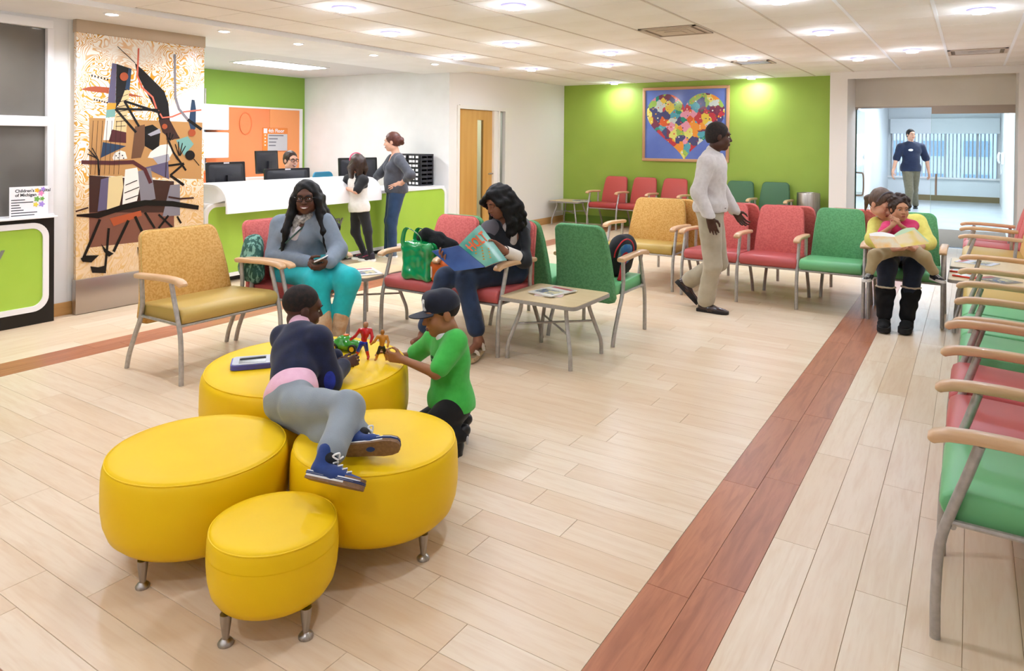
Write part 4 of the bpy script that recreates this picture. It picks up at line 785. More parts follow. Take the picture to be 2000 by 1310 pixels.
# receptionist's things
fh = empty('file_holder', (-7.15, 6.5, .858), 0, 'black wire file holder with folders beside the wide monitor', 'file holder')
MB().box(-.12, .12, -.2, .2, 0, .012).build('base', scr2, fh, 0)
for k in range(5): MB().box(-.1, .1, -.17 + .07 * k, -.165 + .07 * k, .012, .13).build('divider', scr2, fh, 0)
for k in range(4): MB().box(-.09, .09, -.15 + .07 * k, -.125 + .07 * k, .013, .115 + .01 * (k % 2)).build('folder', mat('manila_folder_%d' % (k % 2), ('#c9b98a', '#8a6d3c')[k % 2], .7), fh, 0)
teal = mat('teal_plastic', '#2a83a2', .45)
def task_chair(x, y, rz, label):
    t = empty('task_chair', (x, y, 0), rz, label, 'chair')
    pillow_slab(rrect(.46, .46, .1, 4), lambda u, v, d: (u, v, .45 + d), .07, .02).build('seat', teal, t, 60)
    pillow_slab(rrect(.46, .42, .08, 4, (0, .85)), lambda u, v, d: (u, .22 + d + .12 * (u / .25) ** 2 * -.3, v), .03, .012).build('backrest', teal, t, 60)
    MB().tube([(0, .22, .47), (0, .27, .6), (0, .26, .8)], .02, 8).build('back_post', scr2, t); MB().tube([(0, 0, .08), (0, 0, .45)], .03, 10).build('column', tube_m, t)
    for k in range(5):
        a = 2 * math.pi * k / 5; l = MB().tube([(0, 0, .1), (.28 * math.cos(a), .28 * math.sin(a), .06)], .018, 8).build('foot_arm', scr2, t)
        MB().lathe([(0, 0), (.025, .006), (.025, .044), (0, .05)], (.28 * math.cos(a), .28 * math.sin(a), 0), 12).build('caster', scr, l)
task_chair(-7.85, 7.35, R(100), 'teal office chair behind the desk next to the girl'); task_chair(-7.9, 9.35, R(60), 'teal chair seen through the window of the wooden door')
# ------------------------------------------------------------------ far end: heart picture, bin, glass doors, corridor fittings
pic = empty('heart_picture', (0, 0, 0), 0, 'wood framed poster of a colourful patchwork heart on blue', 'picture')
PX0, PX1, PZ0, PZ1 = -4.99, -3.44, 1.20, 2.51; fw = .05
MB().box(PX0, PX1, 12.03, 12.078, PZ0, PZ0 + fw, .006).box(PX0, PX1, 12.03, 12.078, PZ1 - fw, PZ1, .006).box(PX0, PX0 + fw, 12.03, 12.078, PZ0 + fw, PZ1 - fw, .006).box(PX1 - fw, PX1, 12.03, 12.078, PZ0 + fw, PZ1 - fw, .006).build('picture_frame', mat('picture_wood', '#c89a70', .4), pic)
MB().box(PX0 + fw, PX1 - fw, 12.05, 12.078, PZ0 + fw, PZ1 - fw).build('blue_ground', mat('poster_blue', '#5f74c0', .12, col2='#6f85cc', scale=2), pic, 0)
def patch_mat():
    m = bpy.data.materials.new('patchwork_print'); m.use_nodes = True; nt = m.node_tree; N = nt.nodes; L = nt.links; b = N['Principled BSDF']; tc = N.new('ShaderNodeTexCoord')
    def vor(s, palette, feature='F1'):
        v = N.new('ShaderNodeTexVoronoi'); v.inputs['Scale'].default_value = s; v.distance = 'MANHATTAN'; L.new(tc.outputs['Object'], v.inputs['Vector'])
        sx = N.new('ShaderNodeSeparateColor'); L.new(v.outputs['Color'], sx.inputs[0]); r = N.new('ShaderNodeValToRGB'); r.color_ramp.interpolation = 'CONSTANT'
        for i, c in enumerate(palette):
            e = r.color_ramp.elements[i] if i < 2 else r.color_ramp.elements.new(i / len(palette)); e.position = i / len(palette); e.color = lin(c)
        L.new(sx.outputs[0], r.inputs[0]); return r.outputs[0], v.outputs['Distance']
    c1, d1 = vor(8, ('#e0632f', '#e8c84a', '#2f8f7a', '#c23a44', '#9fc25a', '#e89ab0', '#4a4a78', '#f09a3a', '#cfd8d0', '#7a3550', '#58a8b8', '#e8e078'))
    c2_, d2 = vor(17, ('#f4e9c0', '#d84a3a', '#3a5a9a', '#f0b53a', '#2f7a4a', '#e8e8e8', '#5a3a60', '#f08a6a'))
    r = N.new('ShaderNodeValToRGB'); r.color_ramp.elements[0].position = .035; r.color_ramp.elements[1].position = .04; r.color_ramp.elements[0].color = (1, 1, 1, 1); r.color_ramp.elements[1].color = (0, 0, 0, 1)
    k = N.new('ShaderNodeMath'); k.operation = 'MULTIPLY'; k.inputs[1].default_value = .12; L.new(d2, k.inputs[0]); L.new(k.outputs[0], r.inputs[0])
    mx = N.new('ShaderNodeMix'); mx.data_type = 'RGBA'; L.new(r.outputs[0], mx.inputs[0]); L.new(c1, mx.inputs[6]); L.new(c2_, mx.inputs[7]); L.new(mx.outputs[2], b.inputs['Base Color']); b.inputs['Roughness'].default_value = .12; return m
hp = []
for k in range(80):
    a = 2 * math.pi * k / 80; hp.append((.70 * (math.sin(a) ** 3) * (1.0), .0455 * (13 * math.cos(a) - 5 * math.cos(2 * a) - 2 * math.cos(3 * a) - math.cos(4 * a))))
MB().flat([(-4.215 + x, 1.90 + z * .90) for x, z in hp], lambda x, z: (x, 12.0485, z)).build('heart_print', patch_mat(), pic, 0)
bin_ = empty('waste_bin', (-2.13, 11.80, 0), 0, 'round brushed steel waste bin against the green wall', 'bin')
MB().lathe([(.165, 0), (.17, .01), (.17, .76), (.165, .772), (.14, .775), (.135, .74)], n=40).build('drum', steel, bin_, 50); MB().lathe([(.136, .73), (.13, .735), (0, .735)], n=32).build('liner_opening', black, bin_); MB().lathe([(.172, 0), (.172, .03), (.168, .032)], n=40).build('base_ring', scr2, bin_)
brz = mat('bronze_rail', '#a99a8a', .35, .35)
gd = empty('door_2'); gd['kind'] = 'structure'
MB().box(-.52, .51, 12.43, 12.442, .02, 2.0).build('glass_leaf', glass, gd, 0); MB().box(-.52, .51, 12.415, 12.455, 2.0, 2.10).build('top_rail', brz, gd, 0); MB().box(-.522, -.518, 12.428, 12.444, .02, 2.0).build('glass_edge', mat('pale_edge', '#cfe6dd', .2), gd, 0)
MB().tube([(-.45, 12.40, .78), (-.45, 12.40, 1.10)], .014, 10).tube([(-.45, 12.40, .82), (-.45, 12.436, .82)], .008, 8).tube([(-.45, 12.40, 1.06), (-.45, 12.436, 1.06)], .008, 8).build('pull_handle', brz, gd)
MB().box(-1.56, .51, 12.41, 12.46, 2.10, 2.125).build('header_rail', brz, gd, 0)
g3 = empty('door_3'); g3['kind'] = 'structure'
MB().box(-1.556, -1.544, 12.47, 13.47, .02, 2.08).build('glass_leaf', glass, g3, 0); MB().box(-1.558, -1.542, 12.462, 12.47, .02, 2.08).build('glass_edge', glass_edge, g3, 0)
MB().tube(smoothpath([(-1.50, 12.50, .72), (-1.45, 12.50, .74), (-1.44, 12.50, .9), (-1.45, 12.50, 1.06), (-1.50, 12.50, 1.08), (-1.6, 12.5, 1.08), (-1.65, 12.5, 1.06), (-1.66, 12.5, .9), (-1.65, 12.5, .74), (-1.6, 12.5, .72), (-1.5, 12.5, .72)], 4), .013, 10).build('pull_handle', brz, g3); MB().box(-1.575, -1.525, 12.44, 12.52, 2.08, 2.14).build('pivot', brz, g3, 0)
ph = empty('wall_telephone', (0.60, 19.5, 1.25), 0, 'white wall telephone on the right corridor wall', 'telephone')
MB().box(-.05, .02, -.1, .1, -.15, .12, .01).build('body', solid, ph); MB().tube(smoothpath([(-.07, .0, -.12), (-.1, 0, -.06), (-.1, 0, .06), (-.07, 0, .12)], 4), .022, 8).build('handset', solid, ph); MB().tube(smoothpath([(-.06, .02, -.14), (-.05, .05, -.35), (-.04, .1, -.3), (-.03, .08, -.12)], 5), .006, 6).build('cord', solid, ph)
xs_ = empty('corridor_sign', (-1.55, 16.5, 2.4), 0, 'grey hanging corridor sign with orange marks', 'sign')
MB().box(-.42, .0, -.01, .01, -.13, .10).build('plate', mat('sign_grey', '#b9bcbd', .5), xs_, 0); MB().box(-.25, -.17, -.014, -.01, -.10, .0).box(-.15, -.1, -.014, -.01, -.03, .07).build('orange_mark', mat('sign_orange', '#ef6a2a', .5), xs_, 0)
tag(MB().box(.605, .62, 12.6, 13.0, 1.2, 1.32, .003).build('light_switch_plate', solid), 'small white switch plate on the corridor wall', 'switch')
# ------------------------------------------------------------------ people: smooth implicit surfaces meshed on a grid
V3 = lambda *a: np.array(a, float)
def nrm(v): v = np.asarray(v, float); return v / (np.linalg.norm(v) + 1e-9)
def cap(a, b, ra, rb, k=.02, fl=None): return ('c', np.asarray(a, float), np.asarray(b, float), ra, rb, k, fl)
def ell(c, r, M=None, k=.02): return ('e', np.asarray(c, float), np.asarray(r, float), np.eye(3) if M is None else np.asarray(M, float), k)
def neg(p): return ('n', p)
def surface(prims, h, name, material, parent, wrinkle=0.0, wscale=38.0):
    lo = np.full(3, 1e9); hi = -lo
    for p in prims:
        if p[0] == 'n': continue
        if p[0] == 'c': r = max(p[3], p[4]); a, b = np.minimum(p[1], p[2]) - r, np.maximum(p[1], p[2]) + r
        else: e = np.sqrt(((p[3].T * p[2]) ** 2).sum(1)); a, b = p[1] - e, p[1] + e
        lo = np.minimum(lo, a); hi = np.maximum(hi, b)
    lo -= 3 * h; hi += 3 * h; n = np.ceil((hi - lo) / h).astype(int) + 1
    F = np.full(n, .08, np.float32)
    for p in prims:
        ng = p[0] == 'n'; q = p[1] if ng else p
        k = q[-2] if q[0] == 'c' else q[-1]
        if q[0] == 'c': r = max(q[3], q[4]); a, b = np.minimum(q[1], q[2]) - r, np.maximum(q[1], q[2]) + r
        else: e = np.sqrt(((q[3].T * q[2]) ** 2).sum(1)); a, b = q[1] - e, q[1] + e
        m = k + 2.5 * h; i0 = np.maximum(np.floor((a - m - lo) / h).astype(int), 0); i1 = np.minimum(np.ceil((b + m - lo) / h).astype(int) + 1, n)
        if (i1 <= i0).any(): continue
        X = (lo[0] + h * np.arange(i0[0], i1[0]))[:, None, None]; Y = (lo[1] + h * np.arange(i0[1], i1[1]))[None, :, None]; Z = (lo[2] + h * np.arange(i0[2], i1[2]))[None, None, :]
        if q[0] == 'c':
            ab = q[2] - q[1]; L2 = ab @ ab + 1e-12
            x, y, z = X - q[1][0], Y - q[1][1], Z - q[1][2]; t = np.clip((x * ab[0] + y * ab[1] + z * ab[2]) / L2, 0, 1)
            dx, dy, dz = x - t * ab[0], y - t * ab[1], z - t * ab[2]; d2 = dx * dx + dy * dy + dz * dz
            if q[6] is not None:      # flattened: (axis, factor>1 squeezes along axis)
                ax, fac = q[6]; s = dx * ax[0] + dy * ax[1] + dz * ax[2]; d2 = d2 + (fac * fac - 1) * s * s
            d = np.sqrt(d2) - (q[3] + t * (q[4] - q[3]))
        else:
            x, y, z = X - q[1][0], Y - q[1][1], Z - q[1][2]; M = q[3]; r = q[2]
            u = [(M[i][0] * x + M[i][1] * y + M[i][2] * z) for i in range(3)]
            k0 = np.sqrt(sum((u[i] / r[i]) ** 2 for i in range(3))); k1 = np.sqrt(sum((u[i] / r[i] ** 2) ** 2 for i in range(3))) + 1e-9; d = k0 * (k0 - 1) / k1
        S = F[i0[0]:i1[0], i0[1]:i1[1], i0[2]:i1[2]]
        if ng: d = -d; hh = np.clip(.5 - .5 * (S - d) / k, 0, 1); S[...] = S * (1 - hh) + d * hh + k * hh * (1 - hh)
        else: hh = np.clip(.5 + .5 * (S - d) / k, 0, 1); S[...] = S * (1 - hh) + d * hh - k * hh * (1 - hh)
    if wrinkle:
        X = (lo[0] + h * np.arange(n[0]))[:, None, None]; Y = (lo[1] + h * np.arange(n[1]))[None, :, None]; Z = (lo[2] + h * np.arange(n[2]))[None, None, :]; w = wscale
        F += (wrinkle * (np.sin(w * X + 1.7 * np.sin(.6 * w * Z) + 2 * np.sin(.35 * w * Y)) * np.sin(.8 * w * Z + 1.3 * np.sin(.5 * w * X)) + .6 * np.sin(1.3 * w * Y + 2.1 * np.sin(.45 * w * Z)))).astype(np.float32)
    S = F < 0; c = np.zeros(n - 1, np.int8)
    for i in (0, 1):
        for j in (0, 1):
            for k in (0, 1): c += S[i:n[0] - 1 + i, j:n[1] - 1 + j, k:n[2] - 1 + k]
    act = (c > 0) & (c < 8); ac = np.argwhere(act); idx = np.full(n - 1, -1, np.int64); idx[act] = np.arange(len(ac))
    pos = np.zeros((len(ac), 3)); cnt = np.zeros(len(ac)); C8 = [(i, j, k) for i in (0, 1) for j in (0, 1) for k in (0, 1)]
    for a in range(8):
        for b in range(a + 1, 8):
            if sum(abs(C8[a][i] - C8[b][i]) for i in range(3)) != 1: continue
            f0 = F[tuple((ac + C8[a]).T)]; f1 = F[tuple((ac + C8[b]).T)]; m = (f0 < 0) != (f1 < 0); t = np.where(m, f0 / (f0 - f1 + 1e-12), 0)
            pos[m] += np.array(C8[a]) + t[m, None] * (np.array(C8[b]) - np.array(C8[a])); cnt[m] += 1
    vs = lo + h * (ac + pos / np.maximum(cnt, 1)[:, None]); quads = []
    for ax in range(3):
        u, v = (ax + 1) % 3, (ax + 2) % 3; sl0 = [slice(1, -1)] * 3; sl1 = [slice(1, -1)] * 3; sl0[ax] = slice(0, -1); sl1[ax] = slice(1, None)
        a, b = S[tuple(sl0)], S[tuple(sl1)]; e = np.argwhere(a != b); off = np.ones(3, int); off[ax] = 0; fl = a[tuple(e.T)]; e = e + off
        def cell(du, dv):
            q = e.copy(); q[:, u] += du; q[:, v] += dv; return idx[tuple(q.T)]
        q = np.stack([cell(-1, -1), cell(0, -1), cell(0, 0), cell(-1, 0)], 1); q[~fl] = q[~fl][:, ::-1]; quads.append(q)
    q = np.concatenate(quads); q = q[(q >= 0).all(1)]
    me = bpy.data.meshes.new(name); me.vertices.add(len(vs)); me.vertices.foreach_set('co', vs.astype(np.float32).ravel()); me.loops.add(q.size); me.loops.foreach_set('vertex_index', q.astype(np.int32).ravel())
    me.polygons.add(len(q)); me.polygons.foreach_set('loop_start', np.arange(0, q.size, 4, dtype=np.int32)); me.polygons.foreach_set('loop_total', np.full(len(q), 4, np.int32)); me.update(calc_edges=True); me.validate()
    me.shade_smooth(); me.materials.append(material); o = bpy.data.objects.new(name, me); COL.objects.link(o); o.parent = parent
    if parent is not None: o.matrix_parent_inverse = parent.matrix_basis.inverted()
    return o
FWD = np.array(CF)[:]; FWD = nrm([FWD[0], FWD[1], 0]); RGT = nrm([CR[0], CR[1], 0]); UPV = V3(0, 0, 1)
def cd(r, f, u): return nrm(RGT * r + FWD * f + UPV * u)          # direction from (right, away, up)
def frame3(fwd, up):
    f = nrm(fwd); r = nrm(np.cross(f, up)); u = np.cross(r, f); return r, f, u   # right hand side, forward, up
def skin_m(name, c): return mat('skin_' + name, c, .5, col2=c, bump=.03, bscale=300, spec=.35)
def head_prims(c, fwd, up, s, neckb):
    r, f, u = frame3(fwd, up); P = lambda x, y, z: c + s * (r * x + f * y + u * z); M = np.array([r, f, u]); E = lambda x, y, z, a, b, d, k=.012: ell(P(x, y, z), (a * s, b * s, d * s), M, k * s)
    out = [cap(P(0, -.02, -.06), neckb, .05 * s, .056 * s, .03 * s), E(0, -.015, .035, .077, .098, .088), E(0, .03, -.045, .058, .066, .074, .03), E(0, .062, -.098, .026, .024, .02, .03),
           E(.036, .06, -.035, .028, .03, .032, .02), E(-.036, .06, -.035, .028, .03, .032, .02), E(0, .075, .03, .055, .022, .022, .02),
           neg(E(.032, .108, .004, .019, .02, .013, .012)), neg(E(-.032, .108, .004, .019, .02, .013, .012)),
           cap(P(0, .092, .008), P(0, .112, -.028), .0085 * s, .012 * s, .012 * s), E(.012, .1, -.032, .009, .011, .008, .008), E(-.012, .1, -.032, .009, .011, .008, .008),
           E(0, .092, -.062, .026, .012, .014, .012), E(.079, -.008, -.008, .011, .022, .032, .008), E(-.079, -.008, -.008, .011, .022, .032, .008), E(.04, .0, -.075, .03, .05, .03, .03), E(-.04, .0, -.075, .03, .05, .03, .03)]
    return out, P, M
eye_w = mat('eye_white', '#eae6e0', .2); iris_m = mat('iris_brown', '#2a1710', .15); lip_m = mat('lip', '#9a4b45', .45); lip_d = mat('lip_dark', '#6b332e', .4); brow_m = mat('brow_hair', '#1c1411', .8); teeth_m = mat('teeth', '#efece6', .3)
def face_parts(t, P, M, s, lip, brow, closed=False, smile=False, skin=None):
    for sx in (-1, 1):
        c_ = (sx * .031, .0765, .004); rad = .0128
        def ball(name, r0, m, par, t0, t1, cy=0.0, cz=0.0, front=True):
            vs, fs = [], []; nu, nv = 14, 6
            for j in range(nv + 1):
                th = t0 + (t1 - t0) * j / nv
                for i in range(nu + 1):
                    ph = -math.pi / 2 + math.pi * i / nu; vs.append(Vector(P(c_[0] + r0 * math.cos(th) * math.sin(ph), c_[1] + cy + r0 * math.cos(th) * math.cos(ph), c_[2] + cz + r0 * math.sin(th))))
            for j in range(nv):
                for i in range(nu): fs.append((j * (nu + 1) + i, j * (nu + 1) + i + 1, (j + 1) * (nu + 1) + i + 1, (j + 1) * (nu + 1) + i))
            return MB().add(vs, fs).build(name, m, par, 180)
        eo = ball('eye', rad, eye_w, t, -1.57, 1.57)
        if not closed: ball('iris', .0066, iris_m, eo, -1.57, 1.57, rad - .0045, .0005)
        ball('upper_eyelid', rad + .0012, skin, eo, -.95 if closed else .30, 1.57); ball('lower_eyelid', rad + .0010, skin, eo, -1.57, -.95 if closed else -.42)
        zz = -.95 if closed else .30; MB().tube([Vector(P(c_[0] + (rad + .002) * math.cos(zz) * math.sin(q), c_[1] + (rad + .002) * math.cos(zz) * math.cos(q), c_[2] + (rad + .002) * math.sin(zz))) for q in [-1.2 + 2.4 * k / 8 for k in range(9)]], .0011 * s, 5).build('lashes', brow, eo)
        MB().tube([Vector(P(sx * .014, .098, .026)), Vector(P(sx * .03, .098, .031)), Vector(P(sx * .046, .088, .027))], [.0022 * s, .0032 * s, .0015 * s], 6).build('eyebrow', brow, t)
    w = .033 if smile else .023
    MB().tube([Vector(P(-w, .090, -.056 if smile else -.059)), Vector(P(-w * .5, .1015, -.060)), Vector(P(0, .1045, -.0595)), Vector(P(w * .5, .1015, -.060)), Vector(P(w, .090, -.056 if smile else -.059))], [.0015 * s, .0048 * s, .0052 * s, .0048 * s, .0015 * s], 8).build('upper_lip', lip, t)
    MB().tube([Vector(P(-w, .092, -.060)), Vector(P(-w * .5, .099, -.0685)), Vector(P(0, .102, -.0705)), Vector(P(w * .5, .099, -.0685)), Vector(P(w, .092, -.060))], [.0015 * s, .0052 * s, .006 * s, .0052 * s, .0015 * s], 8).build('lower_lip', lip, t)
    if smile: MB().tube([Vector(P(-w * .75, .0975, -.0615)), Vector(P(-w * .35, .1045, -.0645)), Vector(P(0, .1065, -.0655)), Vector(P(w * .35, .1045, -.0645)), Vector(P(w * .75, .0975, -.0615))], [.001 * s, .0042 * s, .005 * s, .0042 * s, .001 * s], 8).build('teeth', teeth_m, t)
def hand_prims(w, d, palm, side, curl=.35, s=1.0, spread=.12, thumb=.5):
    """side +1 right hand, -1 left; d = finger direction, palm = where the palm faces"""
    f = nrm(d); n = nrm(palm - f * (palm @ f)); t = np.cross(f, n) * side; P = lambda x, y, z: w + s * (t * x + f * y + n * z); out = []
    kn = [(.030, .088), (.010, .094), (-.010, .090), (-.029, .081)]; ln = [(.042, .026, .021), (.046, .029, .022), (.043, .027, .021), (.034, .021, .018)]
    for (x, y) in kn: out.append(cap(P(x * .72, .012, 0), P(x, y, 0), .0135 * s, .0115 * s, .012 * s))
    out.append(cap(P(0, -.03, 0), P(0, .02, 0), .022 * s, .02 * s, .02 * s))
    for i, ((x, y), L) in enumerate(zip(kn, ln)):
        p = P(x, y, 0); a = curl * .8; sp = spread * (1.5 - i) / 1.5
        for j, l in enumerate(L):
            dv = f * math.cos(a) + n * math.sin(a); dv = nrm(dv + t * sp * .6); q = p + dv * l * s; out.append(cap(p, q, (.0092 - .0008 * j) * s, (.0086 - .0009 * j) * s, .004 * s)); p = q; a += curl * 1.1
    p = P(.022, .018, .006); d1 = nrm(t * .75 + f * .6 + n * .25 * thumb); q = p + d1 * .042 * s; out.append(cap(p, q, .014 * s, .0112 * s, .012 * s)); d2 = nrm(t * (.45 - .5 * thumb) + f * .75 + n * .6 * thumb); r_ = q + d2 * .032 * s; out.append(cap(q, r_, .0108 * s, .0095 * s, .004 * s)); d3 = nrm(f * .8 + n * .5 * thumb - t * .25 * thumb); out.append(cap(r_, r_ + d3 * .024 * s, .0095 * s, .008 * s, .004 * s))
    return out
def lerp(a, b, t): return a + (b - a) * t
def chain(p, t0, t1):
    """sub-polyline of a 3 point limb, t in 0..2"""
    out = []
    for i in (0, 1):
        a, b = max(t0 - i, 0), min(t1 - i, 1)
        if b > a: out.append((lerp(p[i], p[i + 1], a), lerp(p[i], p[i + 1], b), i, a, b))
    return out
def arm_r(g, s): return ((.052 * g * s, .042 * g * s), (.042 * g * s, .029 * s * (g + 1) / 2))
def leg_r(g, s): return ((.088 * g * s, .060 * g * s), (.058 * g * s, .038 * s * (g + 1) / 2))
def limb(p, rr, t0, t1, off, k=.02):
    return [cap(a, b, lerp(rr[i][0], rr[i][1], x0) + off, lerp(rr[i][0], rr[i][1], x1) + off, k) for a, b, i, x0, x1 in chain(p, t0, t1)]
def torso(J, s, g, off, bust=0.0, belly=0.0, top=True, hipw=1.0):
    side = nrm(J['sR'] - J['sL']); up = nrm(J['neck'] - J['pel']); front = nrm(np.cross(up, side)); side = np.cross(front, up); M = np.array([side, front, up]); L = np.linalg.norm(J['neck'] - J['pel']); sw = np.linalg.norm(J['sR'] - J['sL']) / 2
    C = lambda t, f=0.0, x=0.0: J['pel'] + up * L * t + front * f * s + side * x * s; ks = .05 * s
    out = [ell(C(.06, -.01), (np.array([.165 * hipw, .118, .13]) * g * s + off), M, ks), ell(C(.40, .0), (V3(.138 * g, .105 * g, .17) * s + off), M, ks), ell(C(.70, .0), (V3(sw * .90 / s, .112 * (g + 1) / 2, .17) * s + off), M, ks)]
    if top: out += [cap(J['neck'] - up * .045 * s, J['sL'], .052 * s + off, .05 * s + off, ks), cap(J['neck'] - up * .045 * s, J['sR'], .052 * s + off, .05 * s + off, ks)]
    if bust: out += [ell(C(.64, .085, x), V3(.065, .06, .065) * s * bust + off, M, ks * .6) for x in (-.068, .068)]
    if belly: out.append(ell(C(.30, .05), V3(.13, .10, .12) * s * belly + off, M, ks))
    return out, C, M
def build_person(spec):
    J = {k: (np.array(v, float) if not isinstance(v, (int, float)) else v) for k, v in spec['J'].items()}; s = spec.get('s', 1.0); g = spec.get('g', 1.0); hs = spec.get('hs', s); h = spec.get('vox', .007)
    t = empty('person', (J['pel'][0], J['pel'][1], spec.get('base', 0.0)), 0, spec['label'], 'person', spec.get('group')); base = J['pel'].copy(); base[2] = spec.get('base', 0.0)
    t.location = tuple(float(x) for x in base); bpy.context.view_layer.update(); inv = Matrix.Translation(-t.location)
    made = []
    def S(prims, vox, name, m, w=0.0, ws=38.0, parent=None):
        o = surface(prims, vox, name, m, None, w, ws); o.parent = parent or t; o.matrix_parent_inverse = inv if parent is None else Matrix.Identity(4)
        if parent is not None: o.matrix_parent_inverse = Matrix.Identity(4)
        return o
    arms = {q: (J['s' + q], J['e' + q], J['w' + q]) for q in 'LR'}; ar = arm_r(spec.get('ga', g), s)
    legs = {q: (J['h' + q], J['k' + q], J['a' + q]) for q in 'LR'} if 'kL' in J else {}; lr = leg_r(spec.get('gl', g), s)
    hp, HP, HM = head_prims(J['head'], J['face'], J.get('up', UPV), hs, J['neck'] - V3(0, 0, .0)); body = list(hp)
    tb, C, TM = torso(J, s, g, -.012, spec.get('bust', 0), spec.get('belly', 0), hipw=spec.get('hipw', 1)); body += tb
    for q in 'LR':
        body += limb(arms[q], ar, 0, 2, -.004); sd = 1 if q == 'R' else -1; hd = spec['hands'][q]; body += hand_prims(J['w' + q], np.array(hd[0]), np.array(hd[1]), sd, hd[2], spec.get('hand_s', s), thumb=hd[3] if len(hd) > 3 else .5)
        if legs: body += limb(legs[q], lr, 0, 2, -.008)
        if spec.get('barefoot') and legs: body += foot_prims(J['a' + q], J['t' + q], s * .9)
    S(body, h, 'body', spec['skin'])
    n0 = set(bpy.data.objects)
    face_parts(t, HP, HM, hs, spec.get('lip', lip_m), spec.get('brow', brow_m), spec.get('closed', False), spec.get('smile', False), spec['skin'])
    for o in set(bpy.data.objects) - n0:
        if o.parent == t: o.matrix_parent_inverse = inv
    if 'shirt' in spec:
        m, sl, off = spec['shirt'][:3]; pr, _, _ = torso(J, s, g, off, spec.get('bust', 0), spec.get('belly', 0), hipw=spec.get('hipw', 1))
        for q in 'LR': pr += limb(arms[q], ar, 0, sl, off + .002, .03)
        nb = nrm(J['head'] - J['neck']); fr = TM[1]
        pr.append(neg(cap(J['neck'] + fr * .01 * s, J['neck'] + nb * .2 + fr * .03 * s, .056 * s * spec.get('collar', 1), .10 * s, .008)))
        if spec.get('vneck'): vn_ = spec['vneck']; pr.append(neg(cap(J['neck'] + fr * .08 * s, C(.84 - .22 * vn_, .17 + .02 * spec.get('bust', 0)), .07 * s, .035 * s, .01)))
        if spec.get('over'):
            for q in 'LR': pr += limb(legs[q], lr, 0, spec['over'], off + .012, .03)
        if 'hem' in spec: pr.insert(1, ell(C(spec['hem'] + .06, -.004), V3(.166 * g * spec.get('hipw', 1), .122 * g, .13) * s + off, TM, .05)); pr.append(neg(ell(C(spec['hem']) - TM[2], (1.0, 1.0, 1.0), TM, .006)))
        if spec.get('crop'): pr = pr[1:]
        S(pr, h, 'shirt', m, spec.get('wr', .0022))
    if legs and 'pants' in spec:
        m, ln, off = spec['pants'][:3]; pr = [p for p in torso(J, s, g, off - .003, 0, 0, False, spec.get('hipw', 1))[0][:1]]
        flare = spec['pants'][3] if len(spec['pants']) > 3 else 0.0
        for q in 'LR':
            pr += limb(legs[q], ((lr[0][0], lr[0][1]), (lr[1][0], lr[1][1] + flare)), 0, ln, off, .035)
        S(pr, h, 'trousers', m, spec.get('wr', .0022) * .8)
    for f in spec.get('extra', []): f(J, t, S, HP, HM, hs, C, TM)
    return t, J, HP, HM, C, TM, S
def foot_prims(a, toe, s, up=0.0):
    d = nrm(toe - a); fl = nrm([d[0], d[1], d[2]]); L = .2 * s
    return [cap(a + V3(0, 0, -.01 * s), a - fl * .03 * s + V3(0, 0, -.045 * s), .036 * s, .034 * s, .02), cap(a - fl * .02 * s + V3(0, 0, -.045 * s), toe, .036 * s, .022 * s, .03)]
def shoe(name, S, t, a, toe, nrm_up, s, upper, sole, h=.006, laces=None, high=0.0, thick=.012, heel=.05):
    """shoe from ankle a towards toe point; nrm_up points out of the instep"""
    f = nrm(toe - a - nrm_up * ((toe - a) @ nrm_up)); u = nrm(nrm_up); r = np.cross(f, u); M = np.array([r, f, u]); P = lambda x, y, z: a + s * (r * x + f * y + u * z)
    o = S([cap(P(0, -.02, high), P(0, -.018, -.04), .040 * s, .040 * s, .02), cap(P(0, -.025, -.052), P(0, .05, -.056), .036 * s, .038 * s, .02, (u, 1.15)), cap(P(0, .05, -.058), P(0, .15, -.066), .040 * s, .030 * s, .03, (u, 1.35)), neg(cap(P(0, -.1, -.082), P(0, .22, -.082), .001, .001, .0001))], h, name, upper)
    S2 = []
    z = -.082
    prof = [(-.068, .030), (-.06, .036), (-.02, .038), (.05, .040), (.11, .046), (.15, .042), (.178, .030), (.188, .012)]
    out = [(x, y) for y, x in prof] + [(-x, y) for y, x in prof[::-1]]
    so = MB().prism(out, lambda x, y: Vector(P(x, y, z - thick)), lambda x, y: Vector(P(x, y, z + .022))).build('sole', sole, o, 50); so.matrix_parent_inverse = Matrix.Identity(4) if o.parent is None else o.matrix_parent_inverse.copy() if False else Matrix.Identity(4)
    if laces:
        for k in range(4):
            y = .035 + .024 * k; MB().tube([Vector(P(-.026, y, -.016 - .008 * k)), Vector(P(0, y + .008, -.004 - .009 * k)), Vector(P(.026, y, -.016 - .008 * k))], .0038 * s, 6).build('lace', laces, o)
    return o, P
